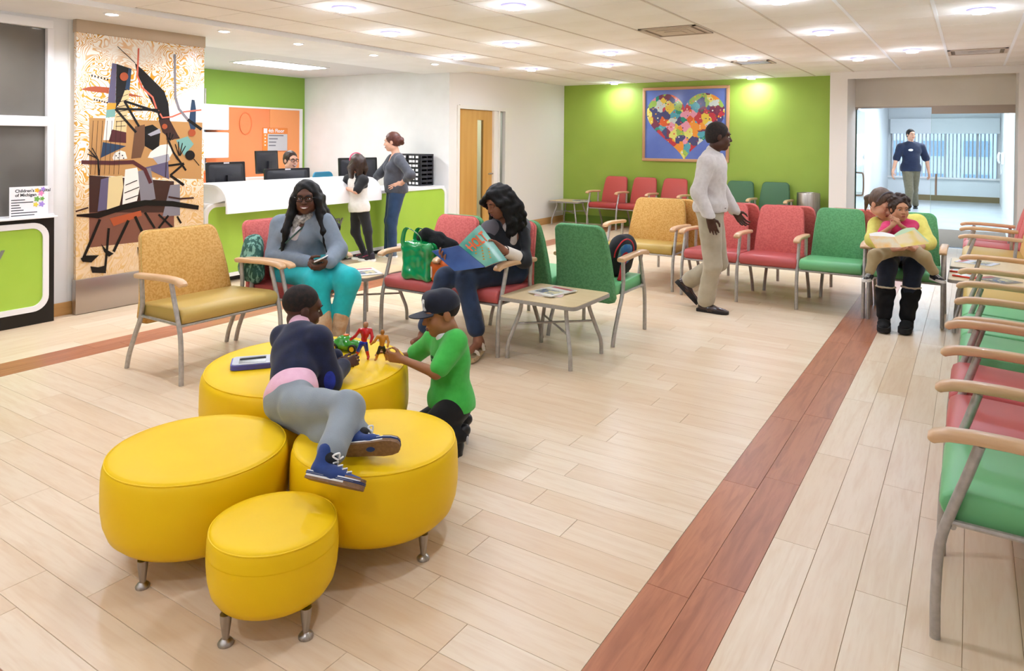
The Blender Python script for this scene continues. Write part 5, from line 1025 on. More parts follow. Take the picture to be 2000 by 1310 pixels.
# ------------------------------------------------------------------ the people (joints in metres)
POSE = {
 'gray': dict(head=(-4.254, 3.699, 1.096), neck=(-4.335, 3.741, 0.955), sR=(-4.494, 3.661, 0.872), sL=(-4.168, 3.801, 0.894), eR=(-4.449, 3.569, 0.650), wR=(-4.104, 3.601, 0.633), eL=(-4.032, 3.815, 0.704), wL=(-3.901, 3.613, 0.648), pel=(-4.383, 3.765, 0.542), hR=(-4.461, 3.691, 0.521), hL=(-4.244, 3.795, 0.536), kR=(-3.990, 3.579, 0.509), kL=(-3.802, 3.700, 0.519), aR=(-3.895, 3.564, 0.098), aL=(-3.914, 3.695, 0.099), tR=(-3.752, 3.490, 0.045), tL=(-3.775, 3.618, 0.039)),
 'read': dict(head=(-3.023, 4.495, 1.078), neck=(-3.044, 4.599, 0.918), sR=(-3.076, 4.459, 0.851), sL=(-2.949, 4.696, 0.868), eL=(-2.829, 4.545, 0.645), wL=(-2.838, 4.278, 0.754), eR=(-3.037, 4.279, 0.661), wR=(-3.098, 4.061, 0.684), pel=(-3.018, 4.624, 0.544), hR=(-3.065, 4.510, 0.540), hL=(-2.955, 4.629, 0.534), kL=(-3.065, 4.129, 0.530), kR=(-3.196, 4.069, 0.547), aL=(-2.933, 4.115, 0.136), tL=(-2.889, 3.929, 0.083), aR=(-3.392, 4.056, 0.110), tR=(-3.363, 3.908, 0.089)),
 'mom': dict(head=(-0.651, 6.897, 1.030), neck=(-0.608, 7.102, 0.859), sR=(-0.694, 6.987, 0.828), sL=(-0.399, 7.238, 0.852), eL=(-0.312, 7.078, 0.697), wL=(-0.394, 6.787, 0.673), eR=(-0.707, 6.822, 0.719), wR=(-0.558, 6.680, 0.671), pel=(-0.539, 7.287, 0.579), hR=(-0.620, 7.187, 0.566), hL=(-0.439, 7.304, 0.568), kR=(-0.595, 6.774, 0.509), kL=(-0.402, 6.898, 0.511), aR=(-0.601, 6.682, 0.118), aL=(-0.436, 6.730, 0.119), tR=(-0.587, 6.489, 0.076), tL=(-0.449, 6.507, 0.076)),
 'tod': dict(head=(-0.506, 6.788, 0.998), neck=(-0.505, 6.836, 0.891), sR=(-0.593, 6.755, 0.849), sL=(-0.412, 6.872, 0.855), eR=(-0.622, 6.616, 0.796), wR=(-0.546, 6.595, 0.872), eL=(-0.430, 6.741, 0.815), wL=(-0.493, 6.629, 0.885), pel=(-0.496, 6.851, 0.673), hR=(-0.546, 6.807, 0.665), hL=(-0.437, 6.878, 0.666), kR=(-0.662, 6.541, 0.620), kL=(-0.325, 6.759, 0.615), aR=(-0.699, 6.516, 0.484), aL=(-0.246, 6.809, 0.485), tR=(-0.717, 6.409, 0.440), tL=(-0.200, 6.743, 0.433)),
 'boyA': dict(head=(-2.647, 2.282, 0.745), neck=(-2.595, 2.219, 0.669), sL=(-2.672, 2.193, 0.620), sR=(-2.423, 2.187, 0.657), eR=(-2.368, 2.198, 0.477), wR=(-2.434, 2.346, 0.499), eL=(-2.632, 2.396, 0.451), wL=(-2.613, 2.468, 0.476), pel=(-2.383, 1.997, 0.436), hR=(-2.294, 1.959, 0.458), hL=(-2.407, 2.028, 0.395), kR=(-1.976, 1.927, 0.527), kL=(-2.101, 1.941, 0.398), aR=(-1.838, 1.706, 0.449), aL=(-1.872, 1.899, 0.455), tR=(-1.826, 1.808, 0.325), tL=(-1.870, 2.018, 0.356)),
 'boyB': dict(head=(-2.245, 2.827, 0.668), neck=(-2.204, 2.852, 0.564), sL=(-2.121, 2.786, 0.552), sR=(-2.339, 2.896, 0.507), eL=(-2.150, 2.671, 0.426), wL=(-2.345, 2.641, 0.466), eR=(-2.521, 2.931, 0.376), wR=(-2.533, 2.781, 0.409), pel=(-2.200, 2.851, 0.202), hL=(-2.151, 2.788, 0.211), hR=(-2.249, 2.914, 0.156), kL=(-2.241, 2.633, 0.072), kR=(-2.425, 2.847, 0.038), aL=(-2.078, 2.810, 0.104), aR=(-2.189, 2.976, 0.080), tL=(-2.029, 2.841, 0.039), tR=(-2.146, 3.004, 0.038)),
 'stand': dict(head=(-6.447, 7.049, 1.513), neck=(-6.399, 7.078, 1.338), sL=(-6.250, 6.983, 1.275), sR=(-6.553, 7.169, 1.278), eL=(-6.025, 6.937, 1.091), wL=(-6.237, 7.001, 0.975), eR=(-6.726, 7.126, 1.088), wR=(-6.931, 7.183, 0.974), pel=(-6.399, 7.074, 0.877), hL=(-6.333, 7.021, 0.829), hR=(-6.470, 7.122, 0.816), kL=(-6.378, 6.976, 0.473), kR=(-6.512, 7.092, 0.467), aL=(-6.382, 6.993, 0.081), aR=(-6.525, 7.080, 0.071), tL=(-6.492, 6.957, 0.008), tR=(-6.629, 7.035, -0.002)),
 'girl': dict(head=(-6.371, 6.333, 1.240), neck=(-6.370, 6.333, 1.107), sL=(-6.518, 6.332, 1.045), sR=(-6.228, 6.305, 1.044), eL=(-6.547, 6.300, 0.956), wL=(-6.676, 6.336, 0.988), eR=(-6.242, 6.199, 0.912), wR=(-6.535, 6.272, 0.945), pel=(-6.339, 6.349, 0.710), hL=(-6.385, 6.343, 0.682), hR=(-6.287, 6.358, 0.687), kL=(-6.436, 6.378, 0.396), kR=(-6.229, 6.381, 0.424), aL=(-6.370, 6.466, 0.123), aR=(-6.194, 6.401, 0.129), tL=(-6.448, 6.438, 0.061), tR=(-6.299, 6.368, 0.028)),
 'recep': dict(head=(-7.514, 6.273, 1.260), neck=(-7.559, 6.278, 1.124), sR=(-7.644, 6.199, 1.056), sL=(-7.387, 6.294, 1.068), eR=(-7.615, 6.144, 0.852), wR=(-7.352, 6.076, 0.789), eL=(-7.317, 6.277, 0.865), wL=(-7.229, 6.096, 0.794), pel=(-7.580, 6.308, 0.641)),
 'walk': dict(head=(-1.944, 6.484, 1.596), neck=(-1.996, 6.473, 1.445), sR=(-1.992, 6.284, 1.360), sL=(-2.052, 6.627, 1.361), eR=(-2.037, 6.205, 1.097), wR=(-1.929, 6.189, 0.878), eL=(-1.988, 6.748, 1.078), wL=(-1.866, 6.766, 0.890), pel=(-2.005, 6.462, 0.915), hR=(-1.987, 6.377, 0.858), hL=(-2.021, 6.546, 0.841), kR=(-1.953, 6.371, 0.435), kL=(-1.966, 6.601, 0.430), aR=(-2.028, 6.414, 0.094), aL=(-2.243, 6.575, 0.231), tR=(-1.886, 6.411, 0.048), tL=(-2.187, 6.574, 0.121)),
 'corr': dict(head=(-1.220, 19.220, 1.763), neck=(-1.218, 19.219, 1.582), sR=(-1.420, 19.088, 1.471), sL=(-1.014, 19.350, 1.475), eR=(-1.507, 19.028, 1.156), wR=(-1.556, 18.875, 0.893), eL=(-0.898, 19.422, 1.162), wL=(-0.857, 19.505, 0.883), pel=(-1.211, 19.218, 0.978), hR=(-1.281, 19.172, 0.917), hL=(-1.129, 19.270, 0.918), kR=(-1.220, 18.968, 0.447), kL=(-1.151, 19.371, 0.452), aR=(-1.232, 18.897, 0.081), aL=(-1.129, 19.619, 0.083), tR=(-1.223, 18.605, 0.033), tL=(-1.115, 19.389, 0.027)),
}
def cloth(name, c, c2=None, rough=.85, b=.15, bs=180, sc=30): return mat(name, c, rough, col2=c2, scale=sc, bump=b, bscale=bs, sheen=.15)
hair_blk = mat('hair_black', '#060505', .5, col2='#100d0c', scale=14, stretch=(9, 9, 1), bump=.7, bscale=40, spec=.3)
hair_brn = mat('hair_dark_brown', '#2a1a13', .42, col2='#3a251a', scale=14, stretch=(9, 9, 1), bump=.5, bscale=24)
hair_red = mat('hair_auburn', '#4a2319', .42, col2='#5e3022', scale=14, stretch=(9, 9, 1), bump=.5, bscale=24)
hair_lt = mat('hair_light_brown', '#4b382d', .4, col2='#6a5344', scale=14, stretch=(9, 9, 1), bump=.5, bscale=24)
hair_buzz = mat('hair_buzz', '#15100e', .8, col2='#2a1d17', scale=60, bump=.4, bscale=300)
from mathutils.bvhtree import BVHTree
def bvh(o): return BVHTree.FromPolygons([v.co for v in o.data.vertices], [tuple(p.vertices) for p in o.data.polygons])
def decal(o, parent, name, poly, c, u, v, n, m, lift=.002, sub=5):
    """flat print wrapped on a mesh: poly in (a,b) along u,v around c, projected along -n"""
    tr = bvh(o); cx = sum(p[0] for p in poly) / len(poly); cy = sum(p[1] for p in poly) / len(poly); vs = []; k = len(poly); ok = True
    for r in range(sub + 1):
        f_ = 1 - r / sub
        for p in poly:
            w = c + u * (cx + (p[0] - cx) * f_) + v * (cy + (p[1] - cy) * f_); hit = tr.ray_cast(Vector(w + n * .3), Vector(-n)); vs.append(Vector(hit[0] if hit[0] is not None else w) + Vector(n) * lift)
    fs = [(r * k + i, r * k + (i + 1) % k, (r + 1) * k + (i + 1) % k, (r + 1) * k + i) for r in range(sub) for i in range(k)]
    d = MB().add(vs, fs).build(name, m, parent, 60); return d
def fixp(o, t): o.matrix_parent_inverse = Matrix.Translation(-t.location); return o
def hair_cap(P, M, s, th=1.0, low=-.02, face=.0):
    E = lambda x, y, z, a, b, d, k=.012: ell(P(x, y, z), (a * s * th, b * s * th, d * s * th), M, k)
    return [E(0, -.022, .042, .084, .100, .092), E(0, -.045, .0, .078, .075, .085, .02), neg(E(0, .125 + face, -.022, .085, .088, .106, .01)), neg(ell(P(0, -.01, -.115), (.10 * s, .13 * s, .06 * s), M, .01))]
def glasses(t, P, s, m, w=.024, h=.018):
    g_ = MB()
    for sx in (-1, 1): g_.tube([Vector(P(sx * .033 + u, .106 - abs(sx * .033 + u) * .12, .004 + v)) for u, v in rrect(2 * w, 2 * h, .012, 3)] + [Vector(P(sx * .033 + w - .0, .106 - abs(sx * .033 + w) * .12, .004 + h - .012))], .0030 * s, 6, False)
    g_.tube([Vector(P(-.010, .108, .008)), Vector(P(0, .112, .010)), Vector(P(.010, .108, .008))], .0026 * s, 6)
    for sx in (-1, 1): g_.tube([Vector(P(sx * .058, .098, .010)), Vector(P(sx * .080, .06, .012)), Vector(P(sx * .083, -.01, .008))], .0026 * s, 6)
    return fixp(g_.build('eyeglasses', m, t), t)
def vadd(*a): return sum(a)
blk_frame = mat('glasses_black', '#0c0a0a', .25)

# --- seated woman in grey with turquoise leggings
def ex_gray(J, t, S, P, M, s, C, TM):
    r, f, u = M
    hp = hair_cap(P, M, s, 1.07)
    for sx in (-1, 1):
        for k in range(5):
            a = P(sx * (.035 + .008 * k), .01 - .022 * k, .10 - .006 * k); b = P(sx * (.088 + .004 * k), .02 - .025 * k, -.01); c = P(sx * (.105 + .006 * k), .02 - .03 * k, -.12)
            d = vadd(c, -u * .13, r * sx * (.035 + .012 * k), f * (.05 - .02 * k)); e = vadd(d, -u * (.16 - .012 * k), r * sx * .03 * (1 - .3 * k), f * .01)
            hp += [cap(a, b, .022, .026, .02), cap(b, c, .026, .028, .02), cap(c, d, .028, .026, .02), cap(d, e, .026, .012, .02)]
    S(hp, .007, 'hair', hair_blk, .0035, 70)
    glasses(t, P, s, blk_frame, .027, .020)
    sc = []; cl = mat('scarf_grey', '#6f6c6a', .9, col2='#c5c0ba', scale=55, bump=.4, bscale=120); n = J['neck']
    for k in range(12):
        a, b = 2 * math.pi * k / 12, 2 * math.pi * (k + 1) / 12; q = lambda a, j: n + TM[0] * .075 * math.cos(a) + TM[1] * (.07 * math.sin(a) + .02) + TM[2] * (.01 - .03 * max(0, math.sin(a)) + .012 * (j % 2))
        sc.append(cap(q(a, k), q(b, k + 1), .026 + .006 * (k % 3), .026 + .006 * ((k + 1) % 3), .012))
    sc.append(cap(n + TM[1] * .09 - TM[2] * .03, n + TM[1] * .12 - TM[2] * .10 + TM[0] * .01, .028, .022, .015)); S(sc, .007, 'scarf', cl, .002, 60)
    S([ell(C(.66, .11), (.07, .035, .085), TM, .02), ell(C(.62, .095, -.055), (.06, .05, .06), TM, .02), ell(C(.62, .095, .055), (.06, .05, .06), TM, .02)], .007, 'camisole', cloth('white_knit', '#e6dde2'))
    st = [C(.90, -.02, -.12), C(.88, .09, -.07), C(.68, .175, .0), C(.50, .175, .07), C(.34, .15, .13), C(.2, .08, .19), C(.16, -.02, .22)]
    fixp(MB().tube(smoothpath([Vector(p) for p in st], 4), .017, 8, True, .25).build('bag_strap', cloth('green_strap', '#4f7468', '#3d5d52'), t), t)
    for q in 'LR':
        a = J['a' + q]; b = lerp(a, J['k' + q], .42); o = S([cap(b, a, .068, .058, .02)], .007, 'boot_shaft', mat('fur_beige', '#d9c3a4', .95, col2='#b9875a', scale=9, bump=.8, bscale=90), .003, 60)
        shoe('boot_foot', S, t, a, J['t' + q], nrm(lerp(b, a, 0) - a), 1.15, mat('boot_suede', '#7a5b48', .9), mat('boot_sole', '#4a6a86', .7), .007)
build_person(dict(J=dict(POSE['gray'], face=cd(.12, -1, -.05), up=cd(0, -.05, 1)), s=1.0, hs=.98, g=1.25, ga=1.35, gl=1.42, hipw=1.12, bust=1.25, belly=1.1, vox=.0055, skin=skin_m('deep_brown', '#5d3a2a'), lip=lip_d, smile=True, vneck=1.15, base=0,
    hands=dict(R=(cd(.8, -.5, -.15), cd(.3, .6, .5), .7, .9), L=(cd(-.75, -.5, -.35), cd(.2, .5, .6), .7, .9)),
    shirt=(cloth('grey_cardigan', '#7c8793', '#75808c'), 1.97, .012), pants=(cloth('turquoise_jersey', '#1fb9bc', '#1bb0b4', b=.08), 1.72, .004), wr=.002, extra=[ex_gray],
    label='smiling woman seated in grey cardigan, turquoise leggings and glasses holding a phone'))
# --- woman reading a magazine
def ex_read(J, t, S, P, M, s, C, TM):
    r, f, u = M; hp = hair_cap(P, M, s, 1.10, face=.012)
    for sx, n_, len_ in ((-1, 5, .14), (1, 6, .2)):
        for k in range(n_):
            p = P(sx * (.03 + .008 * k), .03 - .03 * k, .105 - .006 * k); pts = [p, P(sx * .088, .035 - .03 * k, .02), P(sx * (.098 + .006 * k), .03 - .032 * k, -.08), P(sx * (.115 + .01 * math.sin(2 * k)), .045 - .035 * k, -.15), P(sx * (.10 + .02 * math.sin(3 * k)), .07 - .04 * k, -.15 - len_ * .6), P(sx * (.075 + .02 * math.cos(2 * k)), .09 - .045 * k, -.15 - len_)]
            rr = [.02, .026, .027, .026, .024, .010]; hp += [cap(pts[i], pts[i + 1], rr[i], rr[i + 1], .02) for i in range(5)]
    hp += [cap(P(-.02, .07, .11), P(.06, .10, .045), .024, .024, .02), cap(P(.06, .10, .045), P(.085, .06, -.03), .024, .02, .02), cap(P(-.04, .06, .10), P(-.08, .06, .02), .02, .02, .02)]
    S(hp, .007, 'hair', hair_blk, .004, 75)
    cur = [cap(P(.05, -.11, .0) + r * .0, P(.03, -.16, -.06), .03, .02, .02), cap(P(.03, -.16, -.06), P(.0, -.15, -.12), .02, .012, .02), cap(P(.0, -.10, -.04), P(-.01, -.17, -.10), .03, .012, .02)]; S(cur, .007, 'curl', hair_blk, .003, 70)
    S([ell(C(.60, .065), (.085, .07, .16), TM, .02), ell(C(.85, .06), (.06, .03, .05), TM, .02)], .007, 'lace_top', cloth('cream_lace', '#d9cec6', '#c9bcb3', b=.5, bs=120))
    yk = cloth('grey_yoke', '#5f5c63')
    for q, sx in (('L', -1), ('R', 1)): S([cap(J['s' + q] + TM[2] * .012, C(.9, .01, sx * .07), .075, .068, .02), cap(J['s' + q], lerp(J['s' + q], J['e' + q], .16), .074, .071, .02)], .007, 'shoulder_yoke', yk)
    wr = lerp(J['wL'], J['eL'], .08); fixp(MB().tube([Vector(wr + TM[0] * 0 + .034 * (math.cos(a) * nrm(np.cross(J['wL'] - J['eL'], UPV)) + math.sin(a) * nrm(np.cross(np.cross(J['wL'] - J['eL'], UPV), J['wL'] - J['eL'])))) for a in [2 * math.pi * k / 16 for k in range(17)]], .006, 6, False).build('wristwatch', mat('watch', '#3a2d2a', .3, .5), t), t)
    S([cap(lerp(J['eL'], J['wL'], .25), lerp(J['eL'], J['wL'], .85), .052, .042, .02), cap(lerp(J['eR'], J['wR'], .3), lerp(J['eR'], J['wR'], .8), .05, .042, .02)], .007, 'cream_sleeve', cloth('cream_sleeve', '#e6ddd0'))
    for q in 'LR':
        a, tt = J['a' + q], J['t' + q]; f_ = nrm(tt - a); dn = V3(0, 0, -1); f_ = nrm(f_ * V3(1, 1, .35)); rr = nrm(np.cross(f_, UPV)); uu = np.cross(rr, f_); Q = lambda x, y, z: a + rr * x + f_ * y + uu * z
        prof = [(-.075, .028), (-.03, .033), (.04, .036), (.11, .043), (.16, .036), (.18, .018)]; out = [(x, y) for y, x in prof] + [(-x, y) for y, x in prof[::-1]]
        so = fixp(MB().prism(out, lambda x, y: Vector(Q(x, y, -.108)), lambda x, y: Vector(Q(x, y, -.078))).build('sandal_sole', mat('sandal_cork', '#c9b08c', .8, col2='#b79d78', scale=60), t, 50), t)
        for y0 in (.0, .10): MB().tube(smoothpath([Vector(Q(-.042, y0, -.085)), Vector(Q(-.035, y0 + .01, -.035 + .1 * -(y0 > .05) * .2)), Vector(Q(0, y0 + .02, -.012 - .028 * (y0 > .05))), Vector(Q(.035, y0 + .01, -.035)), Vector(Q(.042, y0, -.085))], 4), .011, 6, True, .3).build('sandal_strap', mat('sandal_strap', '#dcd3c6', .5), so)
build_person(dict(J=dict(POSE['read'], face=cd(-.72, -.52, -.42), up=cd(-.1, -.1, 1)), s=.98, hs=.96, g=1.05, ga=1.0, bust=1.1, vox=.0055, skin=skin_m('brown', '#8a5a43'), lip=lip_d, vneck=1.5, barefoot=True, closed=True, brow=brow_m,
    hands=dict(L=(cd(-.8, -.1, .45), cd(-.25, -.9, -.2), .45, .8), R=(cd(-.7, -.5, .2), cd(.2, -.3, .8), .5, .8)),
    shirt=(cloth('navy_cardigan', '#10141d', '#0c1017'), 1.25, .016), pants=(cloth('dark_denim', '#17273f', '#1f3250', b=.25, bs=400, sc=12), 1.84, .010, .012), extra=[ex_read],
    label='woman with long black hair in dark cardigan and jeans reading a magazine'))
# --- mother in yellow with a toddler on her lap
def ex_mom(J, t, S, P, M, s, C, TM):
    r, f, u = M; hp = hair_cap(P, M, s, 1.03, face=-.022)
    hp += [cap(P(.0, -.10, .02), P(.01, -.15, -.05), .03, .024, .02), cap(P(.01, -.15, -.05), P(.0, -.13, -.17), .024, .01, .02), cap(P(-.07, .03, .06), P(-.088, .02, -.06), .014, .008, .01), cap(P(-.088, .02, -.06), P(-.09, .035, -.13), .008, .005, .01)]
    S(hp, .007, 'hair', hair_lt, .002, 80)
    fixp(MB().tube([Vector(P(.086 * math.cos(a), .02, .045 + .092 * math.sin(a))) for a in [math.pi * k / 14 for k in range(15)]], .009, 6, True, .4).build('headband', mat('silver_band', '#8f8a94', .3, .3), t), t)
    fixp(MB().tube([Vector(P(.095 + .012 * math.cos(a) * 0, -.012 + .022 * math.cos(a), -.06 + .022 * math.sin(a))) for a in [2 * math.pi * k / 16 for k in range(17)]], .002, 6, False).build('hoop_earring', mat('gold_hoop', '#d9b070', .2, 1.0), t), t)
    fur = mat('boot_fur', '#c7b8a4', .95, bump=.8, bscale=120); bt = mat('black_suede', '#0b0a0b', .95, bump=.1, bscale=200)
    for q in 'LR':
        a = J['a' + q]; b = lerp(a, J['k' + q], .58); S([cap(b - V3(0, 0, .06), lerp(b, a, .6), .072, .064, .02), cap(lerp(b, a, .6), a, .062, .058, .02), ell(b - V3(0, 0, .03), (.074, .074, .04), None, .02)], .007, 'boot_shaft', bt, .003, 55)
        S([ell(b, (.080, .080, .013), None, .01)], .005, 'boot_fur_trim', fur, .002, 120); shoe('boot_foot', S, t, a, J['t' + q], UPV, 1.12, bt, mat('boot_sole_black', '#1c1a1a', .8), .007)
build_person(dict(J=dict(POSE['mom'], face=cd(.28, -.80, -.52), up=cd(.05, -.5, .85)), s=1.0, hs=.97, g=1.15, ga=1.12, gl=1.12, bust=1.0, vox=.006, skin=skin_m('fair', '#d8a184'), lip=lip_m, closed=True, brow=mat('brow_brown', '#4a3428', .8),
    hands=dict(R=(cd(.85, -.2, .1), cd(.1, -.2, .95), .45), L=(cd(-.9, -.1, .15), cd(0, -.2, .95), .4)), shirt=(cloth('lemon_jersey', '#e6dc72', '#ddd265', b=.06), 1.35, .013), pants=(cloth('navy_denim', '#0e1626', '#131d30'), 1.5, .010), extra=[ex_mom],
    label='woman in yellow top and black boots reading to the toddler on her lap'))
def ex_tod(J, t, S, P, M, s, C, TM):
    rnd = random.Random(3); hp = hair_cap(P, M, s, 1.10)
    for k in range(70):
        a = rnd.uniform(0, 2 * math.pi); z = rnd.uniform(-.25, 1); q = math.sqrt(max(0, 1 - z * z)); x, y = q * math.cos(a), q * math.sin(a)
        if y > .55 and z < .55: continue
        hp.append(ell(P(.098 * x, -.02 + .114 * y, .045 + .104 * z), (.021 * s,) * 3, M, .005))
    S(hp, .0055, 'hair', hair_brn, .002, 120)
    sh = [o for o in t.children if o.name.startswith('shirt')][0]
    fixp(decal(sh, t, 'shirt_print', rrect(.10, .11, .03, 5), C(.5, .0), -TM[0], TM[2], TM[1], mat('print_white_blue', '#e9eef4', .8, col2='#2f57a8', scale=26, lo=.46, hi=.54)), t)
    kk = mat('sneaker_black', '#1a1c22', .5); ws = mat('sneaker_white', '#e6e4e2', .5)
    for q in 'LR': shoe('sneaker', S, t, J['a' + q], J['t' + q] + V3(0, 0, .01), UPV, .66, kk, ws, .005, ws)
build_person(dict(J=dict(POSE['tod'], face=cd(-.12, -1, -.05), up=UPV), s=.55, hs=.80, g=1.12, vox=.0055, skin=skin_m('tan', '#c08a68'), lip=lip_m, hand_s=.55, base=.6,
    hands=dict(R=(cd(.6, -.1, .75), cd(.5, .6, -.2), .5), L=(cd(-.6, -.05, .75), cd(-.5, .6, -.2), .5)), shirt=(cloth('pink_tee', '#d02e63', '#c8285c'), .85, .010), pants=(cloth('khaki_twill', '#b5a27c', '#a8946d', sc=12), 1.9, .014), extra=[ex_tod],
    label='curly haired toddler in pink shirt and khaki trousers on the mother\'s lap'))
# --- boy lying across the ottomans
blue_canvas = cloth('blue_canvas', '#26407c', '#203870'); rub_w = mat('white_rubber', '#eeeeea', .5); gum = mat('gum_sole', '#8a6a4c', .7, col2='#7c5e43', scale=90, bump=.6, bscale=120); lace_w = mat('white_lace', '#f2f2f0', .8)
def sneaker(S, t, a, toe, up, s):
    o, P = shoe('sneaker', S, t, a, toe, up, s, blue_canvas, rub_w, .005, lace_w, high=.03, thick=.002)
    prof = [(-.070, .031), (-.06, .037), (-.02, .039), (.05, .041), (.11, .047), (.15, .043), (.179, .031), (.190, .012)]; out = [(x, y) for y, x in prof] + [(-x, y) for y, x in prof[::-1]]
    MB().prism(out, lambda x, y: Vector(P(x, y, -.094)), lambda x, y: Vector(P(x, y, -.083))).build('outsole', gum, o, 50)
    for z, w_ in ((-.067, .0018), (-.073, .0018)): MB().tube([Vector(P(x * 1.012, y, z)) for x, y in out], w_, 6, False).build('stripe', mat('stripe_navy', '#22386a', .6), o)
    tc_ = [(x, y) for x, y in out if y > .105]; MB().prism(tc_, lambda x, y: Vector(P(x * 1.01, y * 1.005, -.083)), lambda x, y: Vector(P(x * .93, y * .995, -.052))).build('toe_guard', gum, o, 60)
    MB().tube(smoothpath([Vector(P(-.03, .03, .0)), Vector(P(-.02, .05, .022)), Vector(P(0, .045, .008)), Vector(P(.03, .05, .026)), Vector(P(.042, .03, .008)), Vector(P(.02, .05, .0))], 4), .0042 * s, 6).build('lace_bow', lace_w, o)
def ex_boyA(J, t, S, P, M, s, C, TM):
    S([ell(P(0, -.018, .040), (.0785 * s, .098 * s, .089 * s), M, .01), neg(ell(P(0, .10, -.04), (.10 * s, .085 * s, .10 * s), M, .02)), neg(ell(P(0, .03, -.13), (.12 * s, .2 * s, .11 * s), M, .01))], .0045, 'hair', hair_buzz)
    pink = cloth('pink_shirt', '#eebfd0', '#e8b4c8')
    S([cap(J['neck'] + TM[2] * .004, J['neck'] + TM[2] * .018, .052, .050, .01)], .005, 'shirt_collar', pink)
    S([ell(C(.20, -.004), (.112, .089, .09), TM, .03), ell(C(.10, -.008), (.122, .096, .07), TM, .03)], .005, 'shirt_tail', pink)
    for q in 'LR': S([cap(lerp(J['eR' if q == 'R' else 'eL'], J['w' + q], .86), lerp(J['e' + q], J['w' + q], .98), .030, .029, .01)], .005, 'cuff', pink)
    sw = [o_ for o_ in t.children if o_.name.startswith('shirt') and 'tail' not in o_.name and 'collar' not in o_.name][0]
    fixp(decal(sw, t, 'elbow_patch', [(.026 * math.cos(a), .042 * math.sin(a)) for a in [2 * math.pi * k / 16 for k in range(16)]], J['eR'] + V3(0, 0, .012), RGT, UPV, cd(.25, -1, .1), cloth('royal_patch', '#1c2f9a', '#172783'), .0015, 4), t)
    for q, up in (('R', cd(.55, -.1, .8)), ('L', cd(-.1, .75, .6))):
        a = J['a' + q]; S([cap(a, lerp(a, J['k' + q], .12), .030, .032, .01)], .005, 'sock', cloth('black_sock', '#17181a'))
    sneaker(S, t, J['aR'], J['aR'] + cd(.9, -.35, -.28) * .2, cd(.2, .55, .83), .79); sneaker(S, t, J['aL'], J['aL'] + cd(.95, -.2, -.02) * .2, cd(-.05, .93, .36), .76)
build_person(dict(J=dict(POSE['boyA'], face=cd(.80, .55, -.18), up=cd(.05, -.1, 1)), s=.68, hs=.87, g=1.04, ga=1.15, gl=1.08, vox=.005, crop=True, hipw=.94, skin=skin_m('dark_brown', '#54352a'), hand_s=.66, base=.44,
    hands=dict(R=(cd(.6, .55, .15), cd(-.5, .6, -.4), .75, .8), L=(cd(.8, -.1, -.1), cd(.1, -.3, -.9), .6, .8)), shirt=(cloth('navy_sweater', '#141c3c', '#101731', bs=260), 1.88, .015), pants=(cloth('grey_denim', '#8f979b', '#858d92', sc=9, b=.25, bs=300), 1.84, .013, .012), wr=.0028, extra=[ex_boyA],
    label='boy in navy sweater and grey jeans lying across the yellow ottomans'))
